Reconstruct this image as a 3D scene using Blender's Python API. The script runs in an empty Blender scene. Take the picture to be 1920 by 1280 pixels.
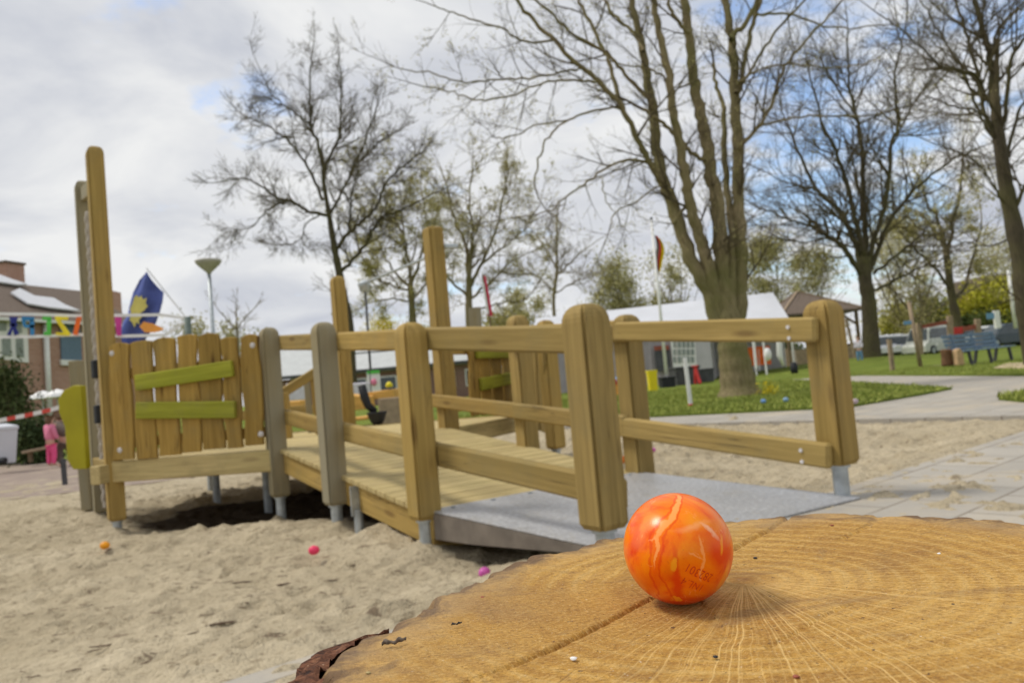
import bpy, bmesh, math, random
import numpy as np
from mathutils import Vector, Matrix, noise as mnoise

S = bpy.context.scene
COL = S.collection
# ------------------------------------------------------------------ camera, world, sun, exposure
EYE = .63
TH = math.radians(2.86); RO = math.radians(5.0); FP = 1500.0
fw = Vector((0, math.cos(TH), math.sin(TH)))
r0 = Vector((1, 0, 0)); u0 = Vector((0, -math.sin(TH), math.cos(TH)))
RT = r0*math.cos(RO) - u0*math.sin(RO)
UP = r0*math.sin(RO) + u0*math.cos(RO)
cam = bpy.data.cameras.new('camera'); camo = bpy.data.objects.new('camera', cam); COL.objects.link(camo)
m = Matrix((RT, UP, -fw)).transposed().to_4x4(); m.translation = (0, 0, EYE); camo.matrix_world = m
cam.sensor_width = 36; cam.lens = 36*FP/1920; cam.clip_start = .02; cam.clip_end = 2000
cam.dof.use_dof = True; cam.dof.focus_distance = .34; cam.dof.aperture_fstop = 20; cam.dof.aperture_blades = 7
S.camera = camo

SUN_EL, SUN_AZ = math.radians(56), math.radians(283)      # azimuth clockwise from +Y (from the left)
W = bpy.data.worlds.new('World'); S.world = W; W.use_nodes = True
nt = W.node_tree; nt.nodes.clear()
def wn(t, **k):
    n = nt.nodes.new(t)
    for a, b in k.items(): setattr(n, a, b)
    return n
out = wn('ShaderNodeOutputWorld'); bg = wn('ShaderNodeBackground'); bg.inputs[1].default_value = .1
sky = wn('ShaderNodeTexSky', sky_type='NISHITA', sun_disc=False, sun_elevation=SUN_EL, sun_rotation=SUN_AZ)
tc = wn('ShaderNodeTexCoord')
sep = wn('ShaderNodeSeparateXYZ'); nt.links.new(tc.outputs['Generated'], sep.inputs[0])
add = wn('ShaderNodeMath', operation='ADD'); nt.links.new(sep.outputs[2], add.inputs[0]); add.inputs[1].default_value = .22
mx = wn('ShaderNodeMath', operation='MAXIMUM'); nt.links.new(add.outputs[0], mx.inputs[0]); mx.inputs[1].default_value = .08
dx = wn('ShaderNodeMath', operation='DIVIDE'); dy = wn('ShaderNodeMath', operation='DIVIDE')
nt.links.new(sep.outputs[0], dx.inputs[0]); nt.links.new(mx.outputs[0], dx.inputs[1])
nt.links.new(sep.outputs[1], dy.inputs[0]); nt.links.new(mx.outputs[0], dy.inputs[1])
cmb = wn('ShaderNodeCombineXYZ'); nt.links.new(dx.outputs[0], cmb.inputs[0]); nt.links.new(dy.outputs[0], cmb.inputs[1])
n1 = wn('ShaderNodeTexNoise'); n1.inputs['Scale'].default_value = 1.5; n1.inputs['Detail'].default_value = 7; n1.inputs['Roughness'].default_value = .55
n1.inputs['Distortion'].default_value = .5
nt.links.new(cmb.outputs[0], n1.inputs['Vector'])
cr = wn('ShaderNodeValToRGB')          # brightness inside the cloud deck
cr.color_ramp.elements[0].position = .34; cr.color_ramp.elements[0].color = (4.8, 5.05, 5.7, 1)
cr.color_ramp.elements[1].position = .62; cr.color_ramp.elements[1].color = (7.7, 7.75, 7.75, 1)
nt.links.new(n1.outputs[0], cr.inputs[0])
# gaps of blue: a second noise, opened further towards two compass bearings
n2 = wn('ShaderNodeTexNoise'); n2.inputs['Scale'].default_value = 3.2; n2.inputs['Detail'].default_value = 6; n2.inputs['Roughness'].default_value = .6
nt.links.new(cmb.outputs[0], n2.inputs['Vector'])
def gap(direction, lo, hi, gain):
    d = wn('ShaderNodeVectorMath', operation='DOT_PRODUCT'); nt.links.new(tc.outputs['Generated'], d.inputs[0])
    d.inputs[1].default_value = Vector(direction).normalized()
    mr = wn('ShaderNodeMapRange'); mr.interpolation_type = 'SMOOTHSTEP'
    nt.links.new(d.outputs['Value'], mr.inputs[0]); mr.inputs[1].default_value = lo; mr.inputs[2].default_value = hi
    mr.inputs[3].default_value = 0; mr.inputs[4].default_value = gain
    return mr.outputs[0]
def rayv(x, y): return fw + RT*((x-960)/FP) - UP*((y-640)/FP)
gsum = None
for (px, py, ang, gain) in ((1560, 340, 12, .22), (452, 190, 4.5, .24), (1760, 120, 12, .13), (1420, 40, 7, .2), (250, -60, 6, .12), (900, 620, 9, .1), (620, 10, 6, .1)):
    g = gap(rayv(px, py), math.cos(math.radians(ang)), 1.0, gain)
    if gsum is None: gsum = g
    else:
        a = wn('ShaderNodeMath', operation='MAXIMUM'); nt.links.new(gsum, a.inputs[0]); nt.links.new(g, a.inputs[1]); gsum = a.outputs[0]
a = wn('ShaderNodeMath', operation='ADD'); nt.links.new(n2.outputs[0], a.inputs[0]); nt.links.new(gsum, a.inputs[1])
mr = wn('ShaderNodeMapRange'); mr.interpolation_type = 'SMOOTHSTEP'; nt.links.new(a.outputs[0], mr.inputs[0])
mr.inputs[1].default_value = .60; mr.inputs[2].default_value = .80
mixw = wn('ShaderNodeMix', data_type='RGBA')
skm = wn('ShaderNodeMix', data_type='RGBA', blend_type='MULTIPLY'); skm.inputs[0].default_value = 1
nt.links.new(sky.outputs[0], skm.inputs[6]); skm.inputs[7].default_value = (1.7, 1.7, 1.75, 1)
nt.links.new(mr.outputs[0], mixw.inputs[0]); nt.links.new(cr.outputs[0], mixw.inputs[6]); nt.links.new(skm.outputs[2], mixw.inputs[7])
nt.links.new(mixw.outputs[2], bg.inputs[0]); nt.links.new(bg.outputs[0], out.inputs[0])

sl = bpy.data.lights.new('sun', 'SUN'); sl.energy = 2.2; sl.angle = math.radians(14); sl.color = (1, .94, .84)
so = bpy.data.objects.new('sun', sl); COL.objects.link(so)
sd = Vector((math.sin(SUN_AZ)*math.cos(SUN_EL), math.cos(SUN_AZ)*math.cos(SUN_EL), math.sin(SUN_EL)))
so.rotation_euler = sd.to_track_quat('Z', 'Y').to_euler(); so.location = (0, 0, 50)
S.view_settings.view_transform = 'Standard'; S.view_settings.look = 'None'; S.view_settings.exposure = 0.17; S.view_settings.gamma = 1
S.render.engine = 'CYCLES'; S.cycles.max_bounces = 6; S.cycles.use_denoising = True

# ------------------------------------------------------------------ helpers
def onz(x, y, z):
    d = rayv(x, y); t = (z-EYE)/d.z
    return Vector((d.x*t, d.y*t, z))
def onY(x, y, Y):
    d = rayv(x, y); t = Y/d.y
    return Vector((d.x*t, Y, EYE+d.z*t))
def onV(x, y, P, Q):            # meets the upright plane through ground points P and Q
    d = rayv(x, y); nx, ny = (Q[1]-P[1]), -(Q[0]-P[0])
    t = (nx*P[0]+ny*P[1])/(nx*d.x+ny*d.y)
    return Vector((d.x*t, d.y*t, EYE+d.z*t))
ORG = {}
rnd = random.Random(7)
def lerp(a, b, t): return a+(b-a)*t

def tag(o, label=None, cat=None, group=None, kind=None):
    if label: o['label'] = label
    if cat: o['category'] = cat
    if group: o['group'] = group
    if kind: o['kind'] = kind
    return o
def thing(name, loc, label, cat, group=None):
    o = bpy.data.objects.new(name, None); COL.objects.link(o); o.location = loc; o.empty_display_size = .1
    ORG[o] = Vector(loc); tag(o, label, cat, group); return o

class MB:
    def __init__(s): s.v = []; s.f = []; s.l = []; s.off = rnd.uniform(0, 50)
    def add(s, vs, fs, loc=None):
        b = len(s.v); s.v += [Vector(v) for v in vs]; s.f += [tuple(i+b for i in f) for f in fs]
        if loc is None: loc = [tuple(v) for v in vs]
        s.l += [tuple(q) for q in loc]
        return s
    def beam(s, p, q, w, h, up=(0, 0, 1), end=0):
        p, q = Vector(p), Vector(q); d = (q-p); L = d.length; d.normalize(); up = Vector(up)
        sd = d.cross(up)
        if sd.length < 1e-4: sd = d.cross(Vector((1, 0, 0)))
        sd.normalize(); u = sd.cross(d).normalized()
        vs = []; lo = []; o = rnd.uniform(0, 90)
        for a, pt in ((0, p), (L, q)):
            for i, j in ((-1, -1), (1, -1), (1, 1), (-1, 1)):
                vs.append(pt+sd*(i*w/2)+u*(j*h/2)); lo.append((a+o, i*w/2+o, j*h/2))
        return s.add(vs, [(3, 2, 1, 0), (4, 5, 6, 7), (0, 1, 5, 4), (1, 2, 6, 5), (2, 3, 7, 6), (3, 0, 4, 7)], lo)
    def box(s, c, d, rz=0):
        c = Vector(c); R = Matrix.Rotation(rz, 3, 'Z')
        return s.beam(c+R@Vector((-d[0]/2, 0, 0)), c+R@Vector((d[0]/2, 0, 0)), d[1], d[2])
    def tube(s, pts, rad, n=8, cap=True):
        pts = [Vector(p) for p in pts]
        if not hasattr(rad, '__len__'): rad = [rad]*len(pts)
        b = len(s.v); prev = None; L = 0; o = rnd.uniform(0, 90)
        for i, p in enumerate(pts):
            t = (pts[min(i+1, len(pts)-1)]-pts[max(i-1, 0)])
            if t.length < 1e-9: t = Vector((0, 0, 1))
            t.normalize()
            if prev is None:
                a = Vector((1, 0, 0)) if abs(t.x) < .7 else Vector((0, 1, 0))
                u = t.cross(a).normalized()
            else: u = (prev-t*prev.dot(t)).normalized()
            prev = u; w = t.cross(u)
            if i: L += (p-pts[i-1]).length
            for k in range(n):
                an = 2*math.pi*k/n; c, q = math.cos(an), math.sin(an)
                s.v.append(p+(u*c+w*q)*rad[i]); s.l.append((L+o, c*rad[i]+o, q*rad[i]))
        for i in range(len(pts)-1):
            for k in range(n):
                a0 = b+i*n+k; a1 = b+i*n+(k+1) % n
                s.f.append((a0, a1, a1+n, a0+n))
        if cap:
            s.f.append(tuple(b+k for k in range(n))[::-1]); e = b+(len(pts)-1)*n; s.f.append(tuple(e+k for k in range(n)))
        return s
    def prism(s, poly, off):        # poly: 3-D outline, off: thickness vector
        n = len(poly); off = Vector(off); poly = [Vector(p) for p in poly]
        vs = [p-off/2 for p in poly]+[p+off/2 for p in poly]
        fs = [tuple(range(n))[::-1], tuple(range(n, 2*n))]+[(i, (i+1) % n, (i+1) % n+n, i+n) for i in range(n)]
        return s.add(vs, fs)
    def lathe(s, c, prof, n=20):
        c = Vector(c); vs = []; fs = []
        for (r, z) in prof:
            for k in range(n):
                an = 2*math.pi*k/n; vs.append(c+Vector((r*math.cos(an), r*math.sin(an), z)))
        for i in range(len(prof)-1):
            for k in range(n): fs.append((i*n+k, i*n+(k+1) % n, (i+1)*n+(k+1) % n, (i+1)*n+k))
        fs.append(tuple(range(n))[::-1]); fs.append(tuple((len(prof)-1)*n+k for k in range(n)))
        return s.add(vs, fs)
    def build(s, name, mat, parent=None, bevel=0, smooth=False, seg=2):
        org = ORG[parent] if parent is not None else Vector((0, 0, 0))
        me = bpy.data.meshes.new(name)
        me.from_pydata([tuple(v-org) for v in s.v], [], s.f); me.update()
        at = me.attributes.new('loc', 'FLOAT_VECTOR', 'POINT')
        at.data.foreach_set('vector', np.array(s.l, dtype=np.float32).ravel())
        bm = bmesh.new(); bm.from_mesh(me); bmesh.ops.recalc_face_normals(bm, faces=bm.faces); bm.to_mesh(me); bm.free()
        if smooth:
            me.polygons.foreach_set('use_smooth', [True]*len(me.polygons))
        me.materials.append(mat)
        o = bpy.data.objects.new(name, me); COL.objects.link(o)
        if parent is not None: o.parent = parent
        ORG[o] = org
        if bevel:
            b = o.modifiers.new('b', 'BEVEL'); b.width = bevel; b.segments = seg; b.limit_method = 'ANGLE'; b.angle_limit = .6
        return o
def mesh_np(name, V, F, mat, parent=None, smooth=True, loc=None):
    me = bpy.data.meshes.new(name); V = np.asarray(V, dtype=np.float64)
    if parent is not None: V = V-np.array(ORG[parent])
    me.from_pydata(V.tolist(), [], F if isinstance(F, list) else F.tolist()); me.update()
    if smooth: me.polygons.foreach_set('use_smooth', [True]*len(me.polygons))
    me.materials.append(mat); o = bpy.data.objects.new(name, me); COL.objects.link(o)
    if parent is not None: o.parent = parent; ORG[o] = ORG[parent]
    else: ORG[o] = Vector((0, 0, 0))
    return o

# ------------------------------------------------------------------ materials
class NT:
    def __init__(s, name, rough=.8, spec=.3, metallic=0):
        s.m = bpy.data.materials.new(name); s.m.use_nodes = True; s.t = s.m.node_tree
        s.b = s.t.nodes['Principled BSDF']; s.b.inputs['Roughness'].default_value = rough
        s.b.inputs['Specular IOR Level'].default_value = spec; s.b.inputs['Metallic'].default_value = metallic
    def n(s, t, inp=None, **k):
        x = s.t.nodes.new(t)
        for a, b in k.items(): setattr(x, a, b)
        for a, b in (inp or {}).items():
            if isinstance(b, bpy.types.NodeSocket): s.t.links.new(b, x.inputs[a])
            else: x.inputs[a].default_value = b
        return x
    def link(s, a, b): s.t.links.new(a, b)
    def attr(s): return s.n('ShaderNodeAttribute', attribute_name='loc').outputs['Vector']
    def obj(s): return s.n('ShaderNodeTexCoord').outputs['Object']
    def pos(s): return s.n('ShaderNodeNewGeometry').outputs['Position']
    def mapv(s, v, scale=(1, 1, 1), rot=(0, 0, 0), loc=(0, 0, 0)):
        return s.n('ShaderNodeMapping', {'Vector': v, 'Scale': scale, 'Rotation': rot, 'Location': loc}).outputs[0]
    def noise(s, v, sc, det=4, ro=.55, dist=0): return s.n('ShaderNodeTexNoise', {'Vector': v, 'Scale': sc, 'Detail': det, 'Roughness': ro, 'Distortion': dist}).outputs[0]
    def ramp(s, f, stops):
        x = s.n('ShaderNodeValToRGB', {'Fac': f}); e = x.color_ramp.elements
        while len(e) < len(stops): e.new(.5)
        for i, (p, c) in enumerate(stops): e[i].position = p; e[i].color = (*c, 1) if len(c) == 3 else c
        return x.outputs[0]
    def mr(s, f, a, b, c=0, d=1): return s.n('ShaderNodeMapRange', {0: f, 1: a, 2: b, 3: c, 4: d}).outputs[0]
    def mix(s, f, a, b, mode='MIX'):
        x = s.n('ShaderNodeMix', data_type='RGBA', blend_type=mode)
        for i, v in ((0, f), (6, a), (7, b)):
            if isinstance(v, bpy.types.NodeSocket): s.link(v, x.inputs[i])
            else: x.inputs[i].default_value = v if i == 0 else (*v, 1)
        return x.outputs[2]
    def math(s, op, a, b=0):
        return s.n('ShaderNodeMath', {0: a, 1: b}, operation=op).outputs[0]
    def col(s, c):
        if isinstance(c, bpy.types.NodeSocket): s.link(c, s.b.inputs['Base Color'])
        else: s.b.inputs['Base Color'].default_value = (*c, 1)
    def bump(s, h, st=.5, d=.01):
        x = s.n('ShaderNodeBump', {'Height': h, 'Strength': st, 'Distance': d}); s.link(x.outputs[0], s.b.inputs['Normal']); return x

def plain(name, c, rough=.7, var=.18, sc=6, spec=.3, metallic=0, bump=0):
    k = NT(name, rough, spec, metallic); v = k.obj()
    f = k.noise(v, sc, 5)
    k.col(k.ramp(f, [(.3, tuple(x*(1-var) for x in c)), (.7, tuple(min(1, x*(1+var)) for x in c))]))
    if bump: k.bump(k.noise(v, sc*8, 3), .4, bump)
    return k.m
def wood(name, c1, c2, knots=.5, grey=0):
    k = NT(name, .75, .25); v = k.attr()
    g = k.noise(k.mapv(v, (1.2, 34, 34)), 1.0, 5, .6, .6)
    fine = k.noise(k.mapv(v, (6, 240, 240)), 1.0, 3, .6)
    big = k.noise(k.mapv(v, (.9, 3, 3)), 1.3, 3)
    c = k.ramp(g, [(.34, tuple(x*.92 for x in c1)), (.66, tuple(x*1.05 for x in c2))])
    c = k.mix(k.mr(fine, .35, .7, 0, .35), c, tuple(x*.62 for x in c1))
    c = k.mix(k.mr(big, .45, .75, 0, .45), c, (c1[0]*.85, c1[1]*.93, c1[2]*.85))
    vo = k.n('ShaderNodeTexVoronoi', {'Vector': k.mapv(v, (1.7, 8, 8)), 'Scale': 1.0}, feature='F1')
    kn = k.mr(vo.outputs['Distance'], .07, .17, min(1, knots*1.3), 0)
    c = k.mix(kn, c, (c1[0]*.38, c1[1]*.3, c1[2]*.3))
    ck = k.noise(k.mapv(v, (1.1, 42, 42), (0, 0, 0), (5, 2, 8)), 1.0, 2, .5, .4)
    ckm = k.math('MULTIPLY', k.mr(k.math('ABSOLUTE', k.math('SUBTRACT', ck, .5)), .006, .02, 1, 0), k.mr(k.noise(k.mapv(v, (1.5, 5, 5)), 1.0, 2), .50, .62, 0, .8))
    c = k.mix(ckm, c, (c1[0]*.30, c1[1]*.28, c1[2]*.3))
    c = k.mix(k.mr(k.noise(k.pos(), 3.5, 5, .65), .5, .75, 0, .4), c, (.20, .175, .10))
    c = k.mix(1.0, c, (1.05, 1.03, .90), 'MULTIPLY')
    c = k.n('ShaderNodeHueSaturation', {'Color': c, 'Value': k.mr(k.n('ShaderNodeObjectInfo').outputs['Random'], 0, 1, .86, 1.12), 'Saturation': 1.0}).outputs[0]
    if grey: c = k.mix(k.mr(k.noise(k.mapv(v, (1.5, 9, 9)), 1.1, 4), .3, .62, grey*.45, grey), c, (.27, .25, .18))
    k.col(c); k.bump(g, .25, .003)
    return k.m
M = {}
M['wood'] = wood('pine', (.29, .205, .075), (.38, .275, .11))
M['wood2'] = wood('pine_warm', (.31, .21, .068), (.41, .285, .10))
M['woodgrey'] = wood('pine_weathered', (.24, .18, .085), (.33, .26, .13), .3, .85)
M['plank'] = wood('plank_honey', (.31, .195, .05), (.42, .275, .078), .9)
M['deck'] = wood('deck_board', (.42, .33, .165), (.60, .49, .27), .3)
M['green'] = wood('green_stained', (.29, .30, .03), (.41, .42, .055), .1)
M['lime'] = plain('lime_panel', (.36, .32, .006), .5, .12, 3)
M['steel'] = plain('galvanised', (.42, .46, .48), .45, .25, 14, .5, .5)
M['bolt'] = plain('bolt_cap', (.62, .6, .6), .4, .1)
M['black'] = plain('black_rubber', (.018, .02, .024), .6, .3)
M['rope'] = plain('rope_grey', (.42, .38, .33), .9, .25, 60, bump=.003)
M['white'] = plain('white_paint', (.8, .8, .79), .55, .05)
M['tentw'] = plain('white_canvas', (.60, .62, .67), .6, .05, 1.2)
M['tentwall'] = plain('grey_canvas', (.36, .33, .35), .8, .12, 1.5)
M['tentlight'] = plain('pale_grey_canvas', (.50, .49, .51), .8, .1, 1.5)
M['red'] = plain('red_paint', (.55, .04, .035), .5, .15)
M['redbrown'] = plain('red_brown', (.28, .08, .05), .7, .2)
M['orange'] = plain('orange_paint', (.85, .36, .07), .55, .12)
M['orangewood'] = wood('orange_board', (.62, .33, .09), (.78, .46, .16), .3)
M['yellow'] = plain('yellow_plastic', (.80, .66, .02), .4, .06)
M['darkgrey'] = plain('dark_grey', (.07, .072, .078), .6, .3)
M['slate'] = plain('slate_blue_paint', (.13, .20, .28), .5, .15, 10)
M['brownroof'] = plain('brown_tile', (.15, .115, .09), .85, .25, 12)
M['brown'] = plain('brown_timber', (.17, .125, .075), .85, .25, 8)
M['tan'] = plain('tan_timber', (.33, .25, .17), .85, .2, 8)
M['splitwood'] = plain('split_wood', (.50, .34, .19), .8, .2, 8)
M['greyroof'] = plain('pale_grey_roof', (.50, .52, .52), .7, .08, 2)
M['glass'] = plain('window_glass', (.06, .075, .085), .08, .3, 2, .6)
M['glasspale'] = plain('curtained_glass', (.26, .30, .28), .2, .2, 2, .6)
M['blueflag'] = plain('flag_blue', (.085, .115, .34), .8, .2, 4)
M['navy'] = plain('navy_felt', (.03, .04, .22), .8)
M['skyblue'] = plain('blue_felt', (.05, .24, .50), .8)
M['greenfelt'] = plain('green_felt', (.10, .50, .08), .8)
M['yellowfelt'] = plain('yellow_felt', (.85, .70, .04), .8)
M['orangefelt'] = plain('orange_felt', (.85, .16, .03), .8)
M['pinkfelt'] = plain('magenta_felt', (.55, .06, .28), .8)
M['skin'] = plain('skin', (.60, .36, .27), .6, .08)
M['hair'] = plain('brown_hair', (.14, .08, .045), .7, .3, 30)
M['pink'] = plain('pink_cloth', (.72, .22, .34), .85, .12)
M['hotpink'] = plain('hot_pink_cloth', (.80, .10, .26), .85, .12)
M['whitecloth'] = plain('white_cloth', (.66, .63, .70), .85, .1)
M['bluecloth'] = plain('light_blue_cloth', (.16, .32, .50), .85, .15)
M['darkcloth'] = plain('dark_brown_cloth', (.14, .11, .09), .85, .2)

# sand
k = NT('sand', .95, .1); v = k.pos()
c = k.ramp(k.noise(v, 1.3, 6, .6), [(.3, (.40, .335, .225)), (.7, (.61, .525, .375))])
c = k.mix(k.mr(k.noise(v, 2.6, 7, .7, .6), .48, .68, 0, .6), c, (.30, .25, .17))
c = k.mix(k.mr(k.noise(v, 30, 4, .6), .54, .68, 0, .65), c, (.22, .17, .11))
c = k.mix(k.mr(k.noise(k.mapv(v, (3.5, 6, 5)), 3.1, 5, .7, 1.0), .57, .68, 0, .65), c, (.25, .20, .13))
c = k.mix(k.mr(k.noise(k.mapv(v, (7, 18, 9), (0, 0, .5)), 1.0, 4, .6, .8), .63, .68, 0, .7), c, (.13, .09, .06))
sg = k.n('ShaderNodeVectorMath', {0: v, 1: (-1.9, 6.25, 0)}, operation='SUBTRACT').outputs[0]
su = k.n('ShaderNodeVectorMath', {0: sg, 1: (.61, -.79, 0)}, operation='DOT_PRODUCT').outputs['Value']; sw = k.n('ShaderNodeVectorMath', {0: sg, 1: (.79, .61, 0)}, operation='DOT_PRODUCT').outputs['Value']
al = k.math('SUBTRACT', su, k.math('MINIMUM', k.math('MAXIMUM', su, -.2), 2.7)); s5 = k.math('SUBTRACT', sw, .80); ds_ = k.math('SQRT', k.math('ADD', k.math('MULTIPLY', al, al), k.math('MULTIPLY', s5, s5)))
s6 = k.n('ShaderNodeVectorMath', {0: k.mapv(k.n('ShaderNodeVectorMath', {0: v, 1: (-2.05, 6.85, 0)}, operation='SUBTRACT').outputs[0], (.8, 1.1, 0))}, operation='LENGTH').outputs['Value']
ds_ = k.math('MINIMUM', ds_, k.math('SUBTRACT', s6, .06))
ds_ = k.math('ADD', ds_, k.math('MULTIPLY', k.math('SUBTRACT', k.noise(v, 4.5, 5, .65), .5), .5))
c = k.mix(k.mr(ds_, .80, .90, .95, 0), c, (.07, .05, .034))  # shade beneath platform and sloping deck, painted into the sand colour
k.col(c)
h = k.math('ADD', k.math('MULTIPLY', k.noise(v, 9, 6, .65), 1.0), k.math('MULTIPLY', k.noise(v, 110, 3), .25))
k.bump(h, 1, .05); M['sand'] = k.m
# paving slabs
def slabs(name, rot, wd, ht, c1, c2, mort, sandy=.5):
    k = NT(name, .85, .25); v = k.mapv(k.pos(), (1, 1, 1), (0, 0, rot))
    br = k.n('ShaderNodeTexBrick', {'Vector': v, 'Color1': (*c1, 1), 'Color2': (*c2, 1), 'Mortar': (*mort, 1), 'Scale': 1.0, 'Mortar Size': .007,
                                    'Mortar Smooth': .3, 'Bias': 0, 'Brick Width': wd, 'Row Height': ht}, offset=.5)
    p = k.pos()
    c = k.mix(k.mr(k.noise(p, 2.2, 6, .6), .35, .7, 0, .45), br.outputs[0], tuple(x*.78 for x in c1))
    c = k.mix(k.mr(k.noise(p, 1.6, 6, .65, .5), .5, .72, 0, sandy), c, (.50, .42, .30))
    c = k.mix(k.mr(k.noise(p, 90, 3), .55, .8, 0, .35), c, (.22, .2, .18))
    k.col(c); k.bump(k.math('SUBTRACT', k.noise(p, 40, 4), k.math('MULTIPLY', br.outputs['Fac'], 2.0)), .5, .006)
    return k.m
M['paving'] = slabs('paving_slab', math.radians(-41), .40, .30, (.36, .335, .295), (.42, .39, .34), (.22, .19, .15), .8)
M['street'] = slabs('street_brick', .5, .21, .10, (.27, .21, .175), (.33, .26, .215), (.2, .16, .13), .5)
# grass
k = NT('lawn', .95, .1); v = k.pos()
c = k.ramp(k.noise(v, .9, 5, .6), [(.3, (.15, .21, .03)), (.7, (.27, .33, .06))])
c = k.mix(k.mr(k.noise(v, 2.2, 6, .7, .5), .55, .75, 0, .5), c, (.30, .25, .11))
c = k.mix(k.mr(k.noise(v, 14, 4, .7), .45, .72, 0, .6), c, (.24, .27, .06))
c = k.mix(k.mr(k.noise(v, 34, 3, .7), .5, .72, 0, .6), c, (.04, .09, .012))
k.col(c); k.bump(k.noise(v, 40, 5, .7), 1, .06); M['lawn'] = k.m
M['sandtrail'] = plain('worn_sandy_trail', (.46, .37, .24), .95, .15, 2)
# bark / branches
def barkmat(name, c1, c2, moss=0):
    k = NT(name, .9, .15); v = k.attr(); p = k.pos()
    g = k.noise(k.mapv(v, (3, 16, 16)), 1.6, 6, .65, .5)
    c = k.ramp(g, [(.3, c1), (.7, c2)])
    if moss: c = k.mix(k.mr(k.noise(p, 1.1, 5, .6), .4, .66, 0, moss), c, (.14, .14, .045))
    k.col(c); k.bump(g, .7, .03); return k.m
M['bark'] = barkmat('tree_bark', (.14, .11, .06), (.33, .27, .155), .75)
M['bark2'] = barkmat('dark_tree_bark', (.05, .042, .028), (.11, .09, .06), .4)
M['twig'] = barkmat('twigs', (.075, .058, .038), (.15, .12, .078), .3)
M['twig2'] = barkmat('far_twigs', (.19, .155, .095), (.31, .26, .17), .3)
def leafmat(name, a, b):
    k = NT(name, .8, .2); c = k.ramp(k.noise(k.pos(), .8, 4), [(.3, a), (.7, b)]); k.col(c)
    k.b.inputs['Subsurface Weight'].default_value = 0
    return k.m
M['bud'] = leafmat('olive_buds', (.34, .31, .12), (.54, .49, .22))
M['olive'] = leafmat('olive_leaves', (.32, .30, .12), (.54, .50, .24))
M['yellowgreen'] = leafmat('yellow_green_leaves', (.28, .29, .02), (.52, .48, .05))
M['midgreen'] = leafmat('mid_green_leaves', (.07, .10, .025), (.17, .20, .055))
M['darkgreen'] = leafmat('dark_conifer_needles', (.03, .05, .016), (.10, .125, .04))
M['forsythia'] = leafmat('yellow_blossom', (.50, .42, .02), (.70, .58, .04))
# brick
def brickmat(name, c1, c2, mo, sc=1):
    k = NT(name, .9, .15); v = k.attr()
    sp = k.n('ShaderNodeSeparateXYZ', {0: v}); cb = k.n('ShaderNodeCombineXYZ', {0: sp.outputs[0], 1: sp.outputs[2]})
    br = k.n('ShaderNodeTexBrick', {'Vector': cb.outputs[0], 'Color1': (*c1, 1), 'Color2': (*c2, 1), 'Mortar': (*mo, 1), 'Scale': sc, 'Mortar Size': .006, 'Brick Width': .22, 'Row Height': .07})
    k.col(k.mix(k.mr(k.noise(k.pos(), .7, 4), .3, .7, 0, .3), br.outputs[0], tuple(x*.8 for x in c1))); return k.m
M['brick'] = brickmat('red_brick', (.42, .23, .17), (.50, .30, .23), (.46, .40, .35))
M['brickdark'] = brickmat('dark_brick', (.22, .12, .10), (.28, .16, .13), (.3, .27, .25))
M['zinc'] = plain('zinc_sheet', (.62, .63, .66), .45, .06)

# ------------------------------------------------------------------ numpy value noise
def vn(x, y, seed=0):
    xi = np.floor(x).astype(np.int64); yi = np.floor(y).astype(np.int64); fx = x-xi; fy = y-yi
    fx = fx*fx*(3-2*fx); fy = fy*fy*(3-2*fy)
    def h(a, b):
        n = (a*374761393+b*668265263+seed*1442695041) & 0xffffffff
        n = ((n ^ (n >> 13))*1274126177) & 0xffffffff
        return ((n ^ (n >> 16)) & 0xffff)/65535.0
    return lerp(lerp(h(xi, yi), h(xi+1, yi), fx), lerp(h(xi, yi+1), h(xi+1, yi+1), fx), fy)
def fbm(x, y, o=4, seed=0):
    s = 0; a = .5; t = 0
    for i in range(o): s = s+a*vn(x*2**i+17*i, y*2**i, seed+i); t += a; a *= .5
    return s/t-.5
def grid(name, xs, ys, zf, mat, hole=None, loc=False):
    X, Y = np.meshgrid(xs, ys); Z = zf(X, Y); n = len(xs)
    V = np.stack([X.ravel(), Y.ravel(), Z.ravel()], 1)
    i, j = np.meshgrid(np.arange(len(ys)-1), np.arange(n-1), indexing='ij')
    a = (i*n+j).ravel(); F = np.stack([a, a+1, a+1+n, a+n], 1)
    if hole:
        cx = (X[:-1, :-1]+X[1:, 1:]).ravel()/2; cy = (Y[:-1, :-1]+Y[1:, 1:]).ravel()/2
        F = F[~hole(cx, cy)]
    return mesh_np(name, V, F, mat)
sm = lambda t: np.clip(t, 0, 1)**2*(3-2*np.clip(t, 0, 1))

# ------------------------------------------------------------------ the ground
HX0, HX1, HY0, HY1 = -9.0, 4.4, -3.0, 12.5
def G(x, y):                    # level of the wider ground
    base = -.27+.262*sm((x+6)/7.0)
    return base+.40*np.exp(-(((x-13.6)/4.5)**2+((y-31)/7)**2))
xs = np.unique(np.concatenate([np.linspace(-400, -40, 13), np.linspace(-40, -9, 20), np.linspace(HX0, HX1, 15), np.linspace(HX1, 60, 45), np.linspace(60, 400, 12)]))
ys = np.unique(np.concatenate([np.linspace(-60, HY0, 6), np.linspace(HY0, HY1, 12), np.linspace(HY1, 60, 40), np.linspace(60, 700, 16)]))
o = grid('ground', xs, ys, lambda X, Y: G(X, Y)-.012+.03*fbm(X*.8, Y*.8, 3), M['lawn'], hole=lambda x, y: (x > HX0) & (x < HX1) & (y > HY0) & (y < HY1))
tag(o, kind='structure')
L0 = np.array([-.7, 1.9]); LD = np.array([.757, .653]); LN = np.array([-.653, .757])
dents = []
rr = np.random.RandomState(5)
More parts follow.
